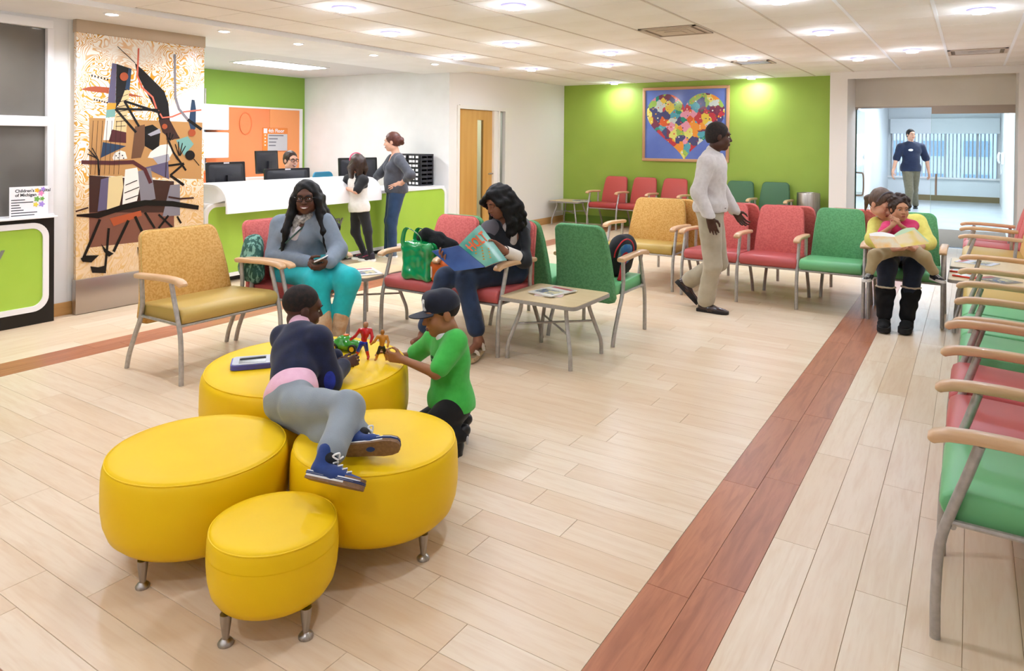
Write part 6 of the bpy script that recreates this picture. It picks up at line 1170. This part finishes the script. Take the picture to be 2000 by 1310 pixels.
# --- boy kneeling in green
def ex_boyB(J, t, S, P, M, s, C, TM):
    r, f, u = M; nav = cloth('navy_cap', '#141a2c', '#101524', b=.1)
    S(hair_cap(P, M, s, 1.0)[:1] + [neg(ell(P(0, .06, -.09), (.13 * s, .16 * s, .10 * s), M, .01))], .005, 'hair', hair_buzz)
    o = S([ell(P(0, -.012, .052), (.090 * s, .112 * s, .092 * s), M, .01), cap(P(-.03, .045, .10), P(.03, .045, .10), .04 * s, .04 * s, .03), neg(ell(P(0, .0, -.075), (.14 * s, .2 * s, .115 * s), M, .006))], .005, 'cap', nav)
    out = [(.083 * math.sin(a), .075 + .115 * max(0, math.cos(a)) ** .8) for a in [R(-90 + 180 * k / 18) for k in range(19)]]
    MB().prism(out + [(.06, .06), (0, .085), (-.06, .06)][::1], lambda x, y: Vector(P(x, y, .030 - .8 * x * x * 2)), lambda x, y: Vector(P(x, y, .036 - .8 * x * x * 2))).build('cap_brim', nav, o, 60)
    wl = mat('cap_logo_white', '#e9e9ea', .7)    # white blackletter D
    D_ = [[(-.018, .024), (.004, .026), (.018, .014), (.020, -.008), (.010, -.022), (-.010, -.026), (-.016, -.020), (.004, -.016), (.011, -.006), (.010, .010), (.001, .018), (-.018, .016)], [(-.020, .014), (-.011, .022), (-.009, -.016), (-.020, -.026), (-.024, -.018), (-.016, -.010), (-.017, .008)], [(-.004, .016), (.001, .012), (.001, -.010), (-.004, -.014)]]
    for k, q in enumerate(D_): fixp(decal(o, o, 'cap_letter', [(x * 1.1, z * 1.15) for x, z in q], P(-.004, .05, .078), r, u, f, wl, .0012 + .0003 * k, 2), t).matrix_parent_inverse = Matrix.Identity(4)
    S([cap(J['neck'] + TM[1] * .010 + TM[2] * .006, J['neck'] + TM[1] * .030 - TM[2] * .008, .052, .048, .01)], .005, 'undershirt_collar', cloth('white_cotton', '#e6e8ea'))
    sh = [o_ for o_ in t.children if o_.name.startswith('shirt')][0]
    for k, (tv, xx, w_, h_, cc) in enumerate(((.70, .0, .07, .016, '#1e4a2a'), (.64, .01, .09, .014, '#1c3d24'), (.58, -.006, .085, .016, '#20482a'), (.52, .005, .07, .014, '#1c3d24'), (.66, -.045, .016, .02, '#d8c832'), (.53, -.045, .018, .018, '#2c60b8'), (.46, .02, .04, .012, '#1c3d24'))):
        fixp(decal(sh, t, 'tee_print', rrect(w_, h_, .005, 2), C(tv), -TM[0], TM[2], TM[1], mat('print_ink_%d' % k, cc, .8), .0015, 2), t)
    bk = mat('black_shoe', '#101012', .35); so = mat('black_sole', '#1b1b1c', .6)
    for q in 'LR': shoe('shoe', S, t, J['a' + q], J['t' + q], nrm(J['k' + q] - J['a' + q]) * -.2 + cd(.85, 0, .35), .78, bk, so, .005)
    S([cap(J['aL'] + cd(.5, -1, 0) * .028 + V3(0, 0, -.01), J['aL'] + cd(.5, -1, 0) * .03 + V3(0, 0, -.04), .008, .005, .004)], .004, 'shoe_emblem', mat('emblem_grey', '#b9b9bb', .4))
build_person(dict(J=dict(POSE['boyB'], face=cd(-.9, -.42, -.2), up=cd(-.12, 0, 1)), s=.68, hs=.87, g=1.04, ga=1.1, vox=.005, hem=.03, skin=skin_m('medium_brown', '#a06c49'), lip=lip_d, closed=True, hand_s=.68,
    hands=dict(L=(cd(-.85, .2, .1), cd(-.1, .9, .1), .75, .7), R=(cd(-.8, -.25, .1), cd(0, -.9, .1), .75, .7)), shirt=(cloth('bright_green_tee', '#45bb4c', '#3db145', b=.08), .82, .016), pants=(cloth('black_jersey', '#0f0f12', '#0b0b0e'), 1.9, .014), wr=.003, extra=[ex_boyB],
    label='boy in navy cap and bright green T-shirt kneeling at the ottoman'))
# --- woman and girl at the reception desk
def ex_stand(J, t, S, P, M, s, C, TM):
    S(hair_cap(P, M, s, 1.05) + [ell(P(0, -.125, .01), (.042 * s, .04 * s, .045 * s), M, .015), ell(P(.02, -.13, -.03), (.03 * s, .03 * s, .03 * s), M, .015)], .007, 'hair', hair_red, .002, 90)
    for q in 'LR': shoe('shoe', S, t, J['a' + q], J['t' + q], UPV, 1.0, mat('grey_sneaker', '#5d6a78', .7), rub_w, .007)
build_person(dict(J=dict(POSE['stand'], face=cd(-1, .05, -.12)), s=.98, hs=.97, g=1.08, bust=1.05, belly=1.0, vox=.007, hem=-.05, skin=skin_m('pale', '#dba88e'), smile=True, vneck=.8,
    hands=dict(L=(cd(-.8, -.2, -.35), cd(.2, .9, 0), .25), R=(cd(-.8, .1, -.1), cd(0, 0, -1), .2)), shirt=(cloth('charcoal_knit', '#4b4d55', '#44464e'), 1.45, .012), pants=(cloth('blue_denim', '#2a4568', '#233b5b', sc=10), 1.95, .010, .012), extra=[ex_stand],
    label='woman in charcoal top and jeans standing at the reception desk, hand on hip'))
def ex_girl(J, t, S, P, M, s, C, TM):
    r, f, u = M; hp = hair_cap(P, M, s, 1.10)
    for sx in (-1, 1):
        for k in range(4): hp += [cap(P(sx * .055, -.02 - .02 * k, .07), P(sx * .095, -.0 - .025 * k, -.05), .03, .03, .02), cap(P(sx * .095, -.0 - .025 * k, -.05), P(sx * .085, .0 - .025 * k, -.17), .03, .018, .02)]
    hp += [cap(P(0, -.09, .03), P(0, -.105, -.17), .05, .03, .03)]; S(hp, .007, 'hair', hair_brn, .003, 80)
    pk = mat('pink_plastic', '#d8456f', .3); fixp(MB().tube([Vector(P(.098 * math.cos(a), .012 + .03 * math.sin(a), .045 + .10 * math.sin(a))) for a in [math.pi * k / 14 for k in range(15)]], .007, 8).build('pink_sunglasses', pk, t), t)
    pr, _, _ = torso(J, .78, 1.0, .016); pr = [p for p in pr[2:]]
    for q in 'LR': pr += limb((J['s' + q], J['e' + q], J['w' + q]), arm_r(1.0, .78), 0, .85, .018, .03)
    S(pr, .008, 'black_bolero', cloth('black_bolero', '#141416', '#0f0f11'), .002)
    for q in 'LR':
        o, Q = shoe('sneaker', S, t, J['a' + q], J['t' + q], UPV, .88, mat('purple_black_sneaker', '#231a26', .6), rub_w, .007, pk)
        fixp(MB().tube([Vector(J['a' + q] + V3(0, 0, .02) + RGT * .03), Vector(J['a' + q] + V3(0, 0, .075) - RGT * .02)], .007, 6).build('pink_tongue', pk, t), t)
build_person(dict(J=dict(POSE['girl'], face=cd(-.55, .82, .12)), s=.80, hs=.92, g=1.0, vox=.007, hem=-.12, skin=skin_m('fair2', '#dba88e'), hand_s=.75, hands=dict(L=(cd(-.7, .3, -.3), cd(0, 0, -1), .3), R=(cd(-.8, .4, .1), cd(0, 0, -1), .3)),
    shirt=(cloth('white_tee', '#e8e4dc', '#e0dbd2'), .4, .014), pants=(cloth('black_leggings', '#131316'), 1.97, .006), extra=[ex_girl],
    label='girl with brown bob and pink sunglasses leaning on the reception desk'))
def ex_rec(J, t, S, P, M, s, C, TM):
    S(hair_cap(P, M, s, 1.03) + [ell(P(0, -.115, -.01), (.035 * s, .035 * s, .04 * s), M, .015)], .007, 'hair', hair_brn, .002, 90); glasses(t, P, s, blk_frame)
build_person(dict(J=dict(POSE['recep'], face=cd(.75, -.62, -.05)), s=.96, hs=.96, g=1.0, bust=1.0, vox=.008, skin=skin_m('pale2', '#e0ad94'), smile=True, hands=dict(R=(cd(.4, -.9, 0), cd(0, 0, -1), .3), L=(cd(0, -1, 0), cd(0, 0, -1), .3)), shirt=(cloth('dark_scrubs', '#2c2f3a'), 1.0, .012), base=.45, extra=[ex_rec],
    label='smiling receptionist with glasses seated behind the monitors'))
# --- man walking past, and man in the corridor
def ex_walk(J, t, S, P, M, s, C, TM):
    S(hair_cap(P, M, s, 1.04), .007, 'hair', hair_buzz); ls = mat('brown_leather', '#33201c', .25, coat=.3)
    for q in 'LR': shoe('shoe', S, t, J['a' + q], J['t' + q], UPV if q == 'R' else cd(.7, -.1, .7), 1.12, ls, mat('dark_sole', '#1a1413', .6), .007)
    S([cap(J['neck'] + TM[1] * .0, J['neck'] + TM[2] * .02, .066, .062, .01)], .007, 'shirt_collar', cloth('pale_shirt', '#cfc6c0'))
    fixp(MB().tube([Vector(C(.07) + .155 * (TM[0] * math.cos(a) * 1.12 + TM[1] * math.sin(a) * .86)) for a in [2 * math.pi * k / 32 for k in range(33)]], .016, 6, False).build('belt', ls, t), t)
build_person(dict(J=dict(POSE['walk'], face=cd(.95, -.1, -.08)), s=1.0, hs=1.0, g=1.02, vox=.007, hem=.02, skin=skin_m('deep', '#4a2e22'), lip=lip_d, hands=dict(R=(cd(.3, -.1, -1), cd(.3, .9, 0), .5), L=(cd(.6, 0, -.8), cd(.2, -.9, 0), .5)),
    shirt=(cloth('pale_shirt', '#cfc6c0', '#c5bbb5'), 1.95, .022), pants=(cloth('khaki_trousers', '#b3a791', '#a89c85', sc=10), 1.96, .018, .02), wr=.003, collar=1.05, extra=[ex_walk],
    label='man in pale shirt and khaki trousers striding past the red chairs'))
def ex_cor(J, t, S, P, M, s, C, TM):
    S(hair_cap(P, M, s, 1.03), .010, 'hair', hair_buzz)
    S([ell(C(.70, .135, .07), (.07, .012, .03), TM, .005)], .008, 'chest_badge', lab)
    for q in 'LR': shoe('shoe', S, t, J['a' + q], J['t' + q], UPV, 1.1, mat('black_shoe', '#101012', .35), mat('black_sole', '#1b1b1c', .6), .01)
build_person(dict(J=dict(POSE['corr'], face=cd(0, -1, 0)), s=1.08, hs=1.02, g=1.12, belly=1.0, vox=.010, hem=-.10, skin=skin_m('fair3', '#cf9c80'), hands=dict(R=(cd(-.1, 0, -1), cd(1, 0, 0), .4), L=(cd(.1, 0, -1), cd(-1, 0, 0), .4)),
    shirt=(cloth('navy_polo', '#16213f', '#121b34'), .85, .026), pants=(cloth('olive_trousers', '#6d6650', '#635c48'), 1.96, .014, .01), extra=[ex_cor],
    label='man in navy polo shirt walking towards us in the white corridor'))
# ------------------------------------------------------------------ bags, reading matter, toys
def blob(name, prims, h, m, label, cat, group=None, w=0.0, ws=40.0, base=None):
    """a thing made of one smooth mesh under an empty at its base; returns (empty, mesh)"""
    t = empty(name, base, 0, label, cat, group); o = surface(prims, h, name + '_body' if False else 'body', m, None, w, ws); o.parent = t; fixp(o, t); return t, o
shiny_g = mat('green_shiny_film', '#0c8a45', .16, col2='#14a055', scale=5, bump=.9, bscale=11, spec=.8, coat=.6)
B0 = V3(-3.60, 4.285, .467)
def rb(c, sx, sy, sz, r, k=.03):     # rounded box as capsules and slabs
    out = [ell(c + V3(0, 0, sz * .5), (sx * .5, sy * .52, sz * .55), None, k)]
    for i in (-1, 1):
        for j in (-1, 1): out.append(cap(c + V3(i * (sx / 2 - r), j * (sy / 2 - r), r), c + V3(i * (sx / 2 - r), j * (sy / 2 - r), sz - r), r, r, k))
    for i in (-1, 1): out.append(cap(c + V3(-(sx / 2 - r), i * (sy / 2 - r), r), c + V3(sx / 2 - r, i * (sy / 2 - r), r), r, r, k)); out.append(cap(c + V3(-(sx / 2 - r), i * (sy / 2 - r), sz - r), c + V3(sx / 2 - r, i * (sy / 2 - r), sz - r), r, r, k))
    return out
t, o = blob('tote_bag', rb(B0, .285, .17, .275, .035, .05), .006, shiny_g, 'shiny green tote bag standing on the red chair', 'bag', None, .0035, 42, tuple(B0))
for y, hgt, x0, x1 in ((4.20, .12, -.10, .07), (4.37, .10, -.12, .05)):
    fixp(MB().tube(smoothpath([(B0[0] + x0, y, .70), (B0[0] + x0 - .015, y - .01, .76), (B0[0] + (x0 + x1) / 2 - .05, y - .02, .74 + hgt), (B0[0] + x1 - .02, y, .73 + hgt * .6), (B0[0] + x1, y, .70)], 5), .017, 8, True, .25).build('handle', shiny_g, t), t)
fl_ = mat('black_fleece', '#17191b', .95, col2='#0f1112', scale=20, bump=.5, bscale=80)
q = [V3(-3.66, 4.36, .775), V3(-3.58, 4.33, .80), V3(-3.50, 4.36, .775), V3(-3.43, 4.38, .715), V3(-3.38, 4.40, .645), V3(-3.36, 4.40, .56)]
pr = [cap(q[i], q[i + 1], .052 - .003 * i, .050 - .003 * i, .03) for i in range(5)] + [cap(q[0] + V3(.02, .06, .0), q[3] + V3(.02, .05, 0), .05, .05, .03), cap(q[1] + V3(0, -.03, .03), q[2] + V3(.06, -.03, -.03), .03, .025, .02), cap(q[2] + V3(0, -.05, -.02), q[4] + V3(-.02, -.05, .02), .03, .028, .02)]
blob('black_coat', pr, .006, fl_, 'crumpled black coat stuffed on top of the green bag', 'coat', None, .005, 40, (-3.42, 4.38, .52))
og = mat('orange_leather', '#d0611d', .35, col2='#c25716', scale=6, bump=.4, bscale=30)
t, o = blob('orange_purse', rb(V3(-3.375, 4.27, .467), .17, .12, .165, .04, .04), .005, og, 'small orange leather purse between the green bag and the reading woman', 'purse', None, .003, 50, (-3.375, 4.27, .467))
fixp(MB().box(-3.44, -3.425, 4.195, 4.203, .50, .585, .003).build('zip_pull', mat('zip_tab', '#d9c9b8', .4), t), t); fixp(MB().tube(smoothpath([(-3.45, 4.206, .60), (-3.38, 4.198, .612), (-3.31, 4.21, .60)], 4), .004, 6).build('zip', mat('zip_dark', '#7a4a22', .4), t), t)
plaid = mat('plaid_canvas', '#2f5a4e', .8, col2='#7fae9c', scale=13, lo=.5, hi=.56, stretch=(3, 3, 1), bump=.2)
blob('shoulder_bag', [cap((-4.66, 3.50, .56), (-4.64, 3.52, .74), .085, .07, .05), cap((-4.60, 3.47, .53), (-4.60, 3.49, .68), .075, .07, .05), cap((-4.5, 3.44, .52), (-4.52, 3.46, .60), .06, .05, .05)], .007, plaid, 'green patterned shoulder bag at the side of the woman in grey', 'bag', None, .004, 40, (-4.6, 3.49, .47))
# child's backpack
bkp = mat('backpack_black', '#15141a', .7, bump=.2, bscale=200); redp = mat('backpack_red', '#c01f2c', .5); KC = V3(-2.40, 5.33, 0)
t, o = blob('child_backpack', [cap((-2.43, 5.30, .55), (-2.37, 5.28, .70), .105, .085, .04), cap((-2.40, 5.36, .56), (-2.34, 5.36, .69), .095, .075, .04), cap((-2.35, 5.28, .73), (-2.34, 5.34, .74), .06, .055, .04)], .006, bkp, 'small black and red child backpack leaning on the green chair arm', 'backpack', None, .001, 40, (-2.40, 5.33, .465))
un, vn, nn = cd(1, .15, .0), cd(.15, 0, 1), cd(.35, -1, .25)
cc = V3(-2.375, 5.30, .63)
d = decal(o, t, 'print_panel', rrect(.125, .155, .05, 5), cc, un, vn, nn, mat('backpack_print', '#2c6aa8', .5, col2='#8fb84a', scale=7, lo=.5, hi=.66)); fixp(d, t)
d2 = decal(o, t, 'red_patch', [(.036 * math.cos(a), .05 * math.sin(a) - .035) for a in [2 * math.pi * k / 16 for k in range(16)]], cc, un, vn, nn, redp, .0032); fixp(d2, t)
tr_ = bvh(o); ring = []
for a in [math.pi * k / 20 - .25 for k in range(24)]:
    w = cc + un * (.085 * math.cos(a)) + vn * (.12 * math.sin(a) + .0); hit = tr_.ray_cast(Vector(w + nn * .3), Vector(-nn)); 
    if hit[0] is not None: ring.append(hit[0])
if len(ring) > 4: fixp(MB().tube(ring, .006, 6).build('red_piping', redp, t), t)
fixp(MB().tube(smoothpath([(-2.31, 5.24, .62), (-2.30, 5.16, .52), (-2.31, 5.13, .46), (-2.32, 5.18, .48), (-2.33, 5.24, .56)], 5), .016, 8, True, .25).build('shoulder_strap', redp, t), t)
# reading matter held in hands
def sheet(mb, a, b, c, d, bow, n, th=.004):
    """curved page a-b (spine) to d-c, bowed along n"""
    a, b, c, d, n = [Vector(tuple(x)) for x in (a, b, c, d, n)]; vs = []; K = 8
    for off in (0, th):
        for i in range(K + 1):
            f_ = i / K; bw = n * (bow * math.sin(math.pi * f_)); vs += [a.lerp(d, f_) + bw + n * off, b.lerp(c, f_) + bw + n * off]
    fs = []; m = 2 * (K + 1)
    for i in range(K): fs += [(2 * i, 2 * i + 1, 2 * i + 3, 2 * i + 2), (m + 2 * i, m + 2 * i + 2, m + 2 * i + 3, m + 2 * i + 1), (2 * i, 2 * i + 2, m + 2 * i + 2, m + 2 * i), (2 * i + 1, m + 2 * i + 1, m + 2 * i + 3, 2 * i + 3)]
    fs += [(0, m, m + 1, 1), (2 * K, 2 * K + 1, m + 2 * K + 1, m + 2 * K)]
    return mb.add(vs, fs)
A, B_ = (-3.021, 3.994, .806), (-2.833, 4.054, .665); Fc, Fd = (-2.79, 4.261, .688), (-2.968, 4.172, .937); Bc, Bd = (-3.03, 3.962, .629), (-3.212, 3.929, .757)
mg = empty('magazine', (-3.0, 4.05, .63), 0, 'open magazine with teal cover held by the reading woman', 'magazine'); nf = -nrm(np.cross(np.array(B_) - np.array(A), np.array(Fd) - np.array(A))); 
if nf @ np.array((-FWD)) < 0: nf = -nf
nb_ = -nrm(np.cross(np.array(B_) - np.array(A), np.array(Bd) - np.array(A)))
if nb_ @ np.array(UPV) < 0: nb_ = -nb_
fixp(sheet(MB(), A, B_, Fc, Fd, .018, nf).build('front_cover', mat('mag_teal', '#2f9088', .25, col2='#7fb8a0', scale=5), mg, 40), mg); fixp(sheet(MB(), A, B_, Bc, Bd, .012, nb_).build('back_cover', mat('mag_navy', '#1f3a78', .25, col2='#3a62a8', scale=4), mg, 40), mg)
pg = mat('paper_page', '#e8e4dc', .7)
fixp(sheet(MB(), Vector(A) - Vector(nf) * .008, Vector(B_) - Vector(nf) * .008, Vector(Fc) - Vector(nf) * .01, Vector(Fd) - Vector(nf) * .01, .016, nf).build('pages', pg, mg, 40), mg); fixp(sheet(MB(), Vector(A) - Vector(nb_) * .008, Vector(B_) - Vector(nb_) * .008, Vector(Bc) - Vector(nb_) * .01, Vector(Bd) - Vector(nb_) * .01, .010, nb_).build('pages', pg, mg, 40), mg)
def on_cover(u, v, lift=.0065):     # u along spine->edge 0..1, v along top..bottom 0..1
    a, b, c, d = [np.array(x) for x in (A, B_, Fc, Fd)]; p = lerp(lerp(a, d, u), lerp(b, c, u), v) + nf * (.018 * math.sin(math.pi * u) + lift); return Vector(p)
orange_i = mat('orange_ink', '#e2622e', .35)
fixp(text_mesh('HOLT', .30, lambda x, y, z: on_cover(min(.98, .10 + x * 1.0), max(.02, .40 - y * 1.25)), 'title', orange_i, mg, bold=.008), mg)
gm = MB()
for k in range(16):
    u_, v_ = .12 + .55 * ((k * 7) % 16) / 16, .25 + .6 * k / 16
    gm.add([on_cover(u_ + .035 * math.cos(a), v_ + .022 * math.sin(a), .0062) for a in [2 * math.pi * j / 7 + k for j in range(7)]], [tuple(range(7))])
gm.build('cover_spots', mat('ochre_ink', '#c98a34', .35), mg, 0); fixp(bpy.data.objects['cover_spots'], mg)
# picture book on the toddler's lap
bk = empty('picture_book', (-.48, 6.5, .72), 0, 'open pastel picture book held in front of the toddler', 'book'); T_, Bt = (-.525, 6.516, .790), (-.464, 6.436, .722)
L_, Lb = (-.701, 6.45, .792), (-.640, 6.37, .707); R_, Rb = (-.388, 6.63, .848), (-.281, 6.60, .747); past = mat('book_pastel', '#d9c49a', .6, col2='#d8b83a', scale=9, lo=.45, hi=.7, detail=1); n1 = nrm(cd(0, -.8, .3))
fixp(sheet(MB(), T_, Bt, Lb, L_, .006, n1).build('left_cover', mat('book_grey', '#cdbfa0', .6, col2='#d9a45a', scale=12), bk, 40), bk); fixp(sheet(MB(), T_, Bt, Rb, R_, .006, n1).build('right_cover', past, bk, 40), bk)
up_ = Vector((0, .03, .012)); fixp(sheet(MB(), Vector(T_) + up_, Vector(Bt) + up_, Vector(Rb) + up_, Vector(R_) + up_, .02, nrm(cd(0, .5, .85))).build('page', mat('book_green_page', '#b9cfa8', .7), bk, 40), bk); fixp(sheet(MB(), Vector(T_) + up_, Vector(Bt) + up_, Vector(Lb) + up_, Vector(L_) + up_, .02, nrm(cd(0, .5, .85))).build('page', pg, bk, 40), bk)
# phone in the seated woman's hand
ph_ = empty('mobile_phone', (-3.905, 3.54, .665), 0, 'white mobile phone in the hands of the woman in grey', 'phone'); Mx = Matrix.Translation((-3.905, 3.535, .688)) @ Matrix.Rotation(R(30), 4, 'Z') @ Matrix.Rotation(R(-25), 4, 'Y')
for nm, bx, m in (('case', (-.035, .035, -.065, .065, -.005, .004), mat('phone_white', '#e6e4e0', .3)), ('screen', (-.031, .031, -.052, .052, .0041, .005), mat('phone_glass', '#bfb9ae', .1))): fixp(MB().box(*bx, .003 if nm == 'case' else 0).xform(Mx).build(nm, m, ph_), ph_)
# magazines lying about
def mag_flat(x, y, z, rz, w, h, colr, label, n=1):
    t = empty('magazine', (x, y, z), rz, label, 'magazine', 'magazines lying on the side tables')
    MB().box(-w / 2, w / 2, -h / 2, h / 2, 0, .006).build('pages', pg, t, 0); m = MB(); m.box(-w / 2, w / 2, -h / 2, h / 2, .0061, .0075); m.build('cover', colr, t, 0)
    MB().box(-w * .4, w * .38, -h * .35, h * .1, .0076, .0082).build('cover_picture', mat('cover_pic_%s' % colr.name, '#4e5f78', .4, col2='#c3b98a', scale=22, lo=.45, hi=.55), t, 0); MB().box(-w * .42, w * .42, h * .3, h * .44, .0076, .0082).build('cover_title', mat('cover_red', '#b04a44', .4), t, 0)
mag_flat(-2.54, 4.49, .4425, R(-12), .22, .29, mat('cover_pale', '#d8d6cc', .35), 'upper magazine with a photo cover on the side table')
mag_flat(-2.55, 4.485, .4425, R(20), .20, .27, mat('cover_rose', '#dcb9b4', .35), 'pink edged magazine under another on the side table'); bpy.data.objects['magazine.002' if 'magazine.002' in bpy.data.objects else 'magazine.001'].location.z = .4425
for o_ in [o for o in bpy.data.objects if o.name.startswith('magazine') and o.get('label', '').startswith('upper magazine')]: o_.location.z = .4515
mag_flat(-4.22, 4.28, .4425, R(60), .24, .31, mat('cover_white', '#dcdcde', .35), 'white magazine with dark picture on the corner table'); mag_flat(-6.05, 11.72, .4425, R(25), .30, .40, mat('cover_grey', '#b9bcbb', .4), 'newspaper lying on the table in the far corner')
mag_flat(.05, 7.90, .4425, R(70), .22, .30, mat('cover_blue', '#cfd3e0', .35), 'open blue-white magazine on the farther right side table'); mag_flat(.18, 6.98, .4425, R(50), .21, .28, mat('cover_dark', '#6f6a64', .35), 'dark covered magazine on the nearer right side table')
red_f = mat('red_plastic', '#d9412c', .35)
for x, y, rz, w in ((-.06, 7.26, 80, 'left red framed toy tablet on the right side table'), (-.03, 7.02, 65, 'right red framed toy tablet on the right side table')):
    t = empty('toy_tablet', (x, y, .4425), R(rz), w, 'toy', 'red framed tablets'); MB().box(-.06, .06, -.085, .085, 0, .014, .006).build('frame', red_f, t); MB().box(-.045, .045, -.07, .07, .0141, .0155).build('screen', mat('tablet_screen', '#d3dcd8', .2), t, 0)
# toys on the big ottoman
t = empty('game_tablet', (-2.945, 2.235, .4365), R(50), 'grey and purple child tablet on the big ottoman behind the boy', 'tablet')
MB().prism(rrect(.20, .15, .025, 4), lambda u, v: (u, v, 0), lambda u, v: (u, v, .022)).build('bumper', mat('tablet_purple', '#4a4aa0', .4), t, 40); MB().prism(rrect(.185, .135, .02, 4), lambda u, v: (u, v, .0221), lambda u, v: (u, v, .026)).build('face', mat('tablet_silver', '#b9bcc4', .35), t, 40); MB().box(-.062, .062, -.05, .05, .0261, .027).build('screen', mat('tablet_dark', '#2b2d33', .2), t, 0)
MB().tube([(-.06, .02, .031), (.06, .03, .031)], .005, 8).build('stylus', mat('stylus_white', '#dedede', .3), t)
gcar = mat('car_green', '#2f8a2c', .15, coat=.8, col2='#3c9a34', scale=20); t = empty('toy_car', (-2.745, 2.66, .4365), R(20), 'shiny green toy car on the ottoman in front of the boy', 'toy car')
cb = V3(-2.745, 2.66, .4365); cxv = nrm([math.cos(R(20)), math.sin(R(20)), 0]); cyv = V3(-cxv[1], cxv[0], 0); CM = np.array([cxv, cyv, UPV])
o = surface([ell(cb + V3(0, 0, .034), (.085, .042, .026), CM, .015), ell(cb - cxv * .008 + V3(0, 0, .056), (.045, .034, .026), CM, .015), cap(cb - cxv * .06 + V3(0, 0, .028), cb + cxv * .06 + V3(0, 0, .028), .026, .026, .015)], .0035, 'car_body', gcar, None); o.parent = t; t.rotation_euler = (0, 0, 0); fixp(o, t)
for sx in (-1, 1):
    for sy in (-1, 1):
        c_ = cb + cxv * .052 * sx + cyv * .036 * sy + V3(0, 0, .022); wv = fixp(MB().tube([Vector(c_ - cyv * .009), Vector(c_ + cyv * .009)], .022, 20).build('wheel', mat('tyre_black', '#141414', .6), t), t); MB().tube([Vector(c_ + cyv * sy * .009), Vector(c_ + cyv * sy * .0105)], .013, 16).build('hub', mat('hub_gold', '#d8b23a', .3, .6), wv)
fixp(MB().box(-2.757, -2.733, 2.648, 2.672, .515, .522, .002).build('roof_light', mat('car_orange', '#e0702a', .3), t), t)
def figure(name, c, hgt, cols, label, lean, held=False):
    t = empty(name, tuple(c), 0, label, 'toy figure'); k = hgt / .16; u = nrm(UPV + lean); rr = RGT; P = lambda x, y, z: c + rr * x * k + FWD * y * k + u * z * k
    tm, lm, hm = cols
    for nm, prm, m in (('torso', [ell(P(0, 0, .112), V3(.022, .014, .024) * k, None, .006), ell(P(0, 0, .085), V3(.015, .011, .018) * k, None, .006), cap(P(-.022, 0, .126), P(.022, 0, .126), .009 * k, .009 * k, .006), cap(P(0, 0, .125), P(0, 0, .142), .006 * k, .006 * k, .004), cap(P(-.024, 0, .125), P(-.04, -.004, .10), .008 * k, .0065 * k, .004), cap(P(-.04, -.004, .10), P(-.058, .0, .085), .0065 * k, .006 * k, .004), cap(P(.024, 0, .125), P(.036, -.01, .10), .008 * k, .0065 * k, .004), cap(P(.036, -.01, .10), P(.034, -.02, .078), .0065 * k, .006 * k, .004)], tm),
                       ('head', [ell(P(0, -.002, .150), V3(.0105, .012, .014) * k, None, .004)], hm),
                       ('trousers', [ell(P(0, 0, .070), V3(.016, .012, .012) * k, None, .006), cap(P(-.009, 0, .068), P(-.018, -.004, .036), .010 * k, .008 * k, .004), cap(P(.009, 0, .068), P(.018, .004, .036), .010 * k, .008 * k, .004)], lm),
                       ('boots', [cap(P(-.018, -.004, .036), P(-.026, .0, .008), .0078 * k, .0062 * k, .003), cap(P(-.026, .0, .007), P(-.028, -.016, .006), .0062 * k, .0058 * k, .003), cap(P(.018, .004, .036), P(.028, .006, .008), .0078 * k, .0062 * k, .003), cap(P(.028, .006, .007), P(.030, -.010, .006), .0062 * k, .0058 * k, .003)], tm)):
        o = surface(prm, .0028, nm, m, None); o.parent = t; fixp(o, t)
tr_red = mat('toy_red', '#cf2027', .22, coat=.5); tr_blue = mat('toy_blue', '#1d3ab0', .22, coat=.5)
figure('toy_figure', V3(-2.575, 2.60, .4365), .185, (tr_red, tr_blue, mat('toy_tan', '#b9825c', .35)), 'red and blue toy action figure standing on the ottoman', RGT * .12 + FWD * .05)
figure('toy_figure', V3(-2.462, 2.622, .445), .15, (mat('toy_gold', '#c9852c', .35), mat('toy_black', '#241c14', .4), mat('toy_hair', '#a86a24', .5)), 'golden brown toy figure held by the boy in green', RGT * .05)
# small things at the left end of the reception desk
t = empty('desk_tray', (-7.12, 4.72, .858), 0, 'orange paper tray at the left end of the reception desk beside the artwork', 'tray')
MB().box(-.11, .11, -.12, .12, 0, .008).build('base', og, t, 0); MB().box(-.11, -.1, -.12, .12, .008, .06).box(.1, .11, -.12, .12, .008, .06).box(-.1, .1, .11, .12, .008, .06).build('rim', og, t, 0); MB().box(-.09, .09, -.1, .1, .009, .03).build('papers', pg, t, 0)
t = empty('desk_telephone', (-6.86, 4.66, .858), R(15), 'black desk telephone under the end of the rolled counter', 'telephone')
MB().prism([(-.09, 0), (.09, 0), (.09, .03), (-.09, .065)], lambda u, v: (u, -.08, v), lambda u, v: (u, .08, v)).build('base', scr2, t, 0); MB().tube(smoothpath([(-.06, -.06, .085), (-.05, -.055, .10), (.04, -.055, .07), (.06, -.06, .05)], 4), .018, 8).build('handset', scr, t); MB().box(-.02, .05, -.01, .06, .045, .062, .002).build('keypad', mat('keypad_grey', '#6e7076', .5), t)
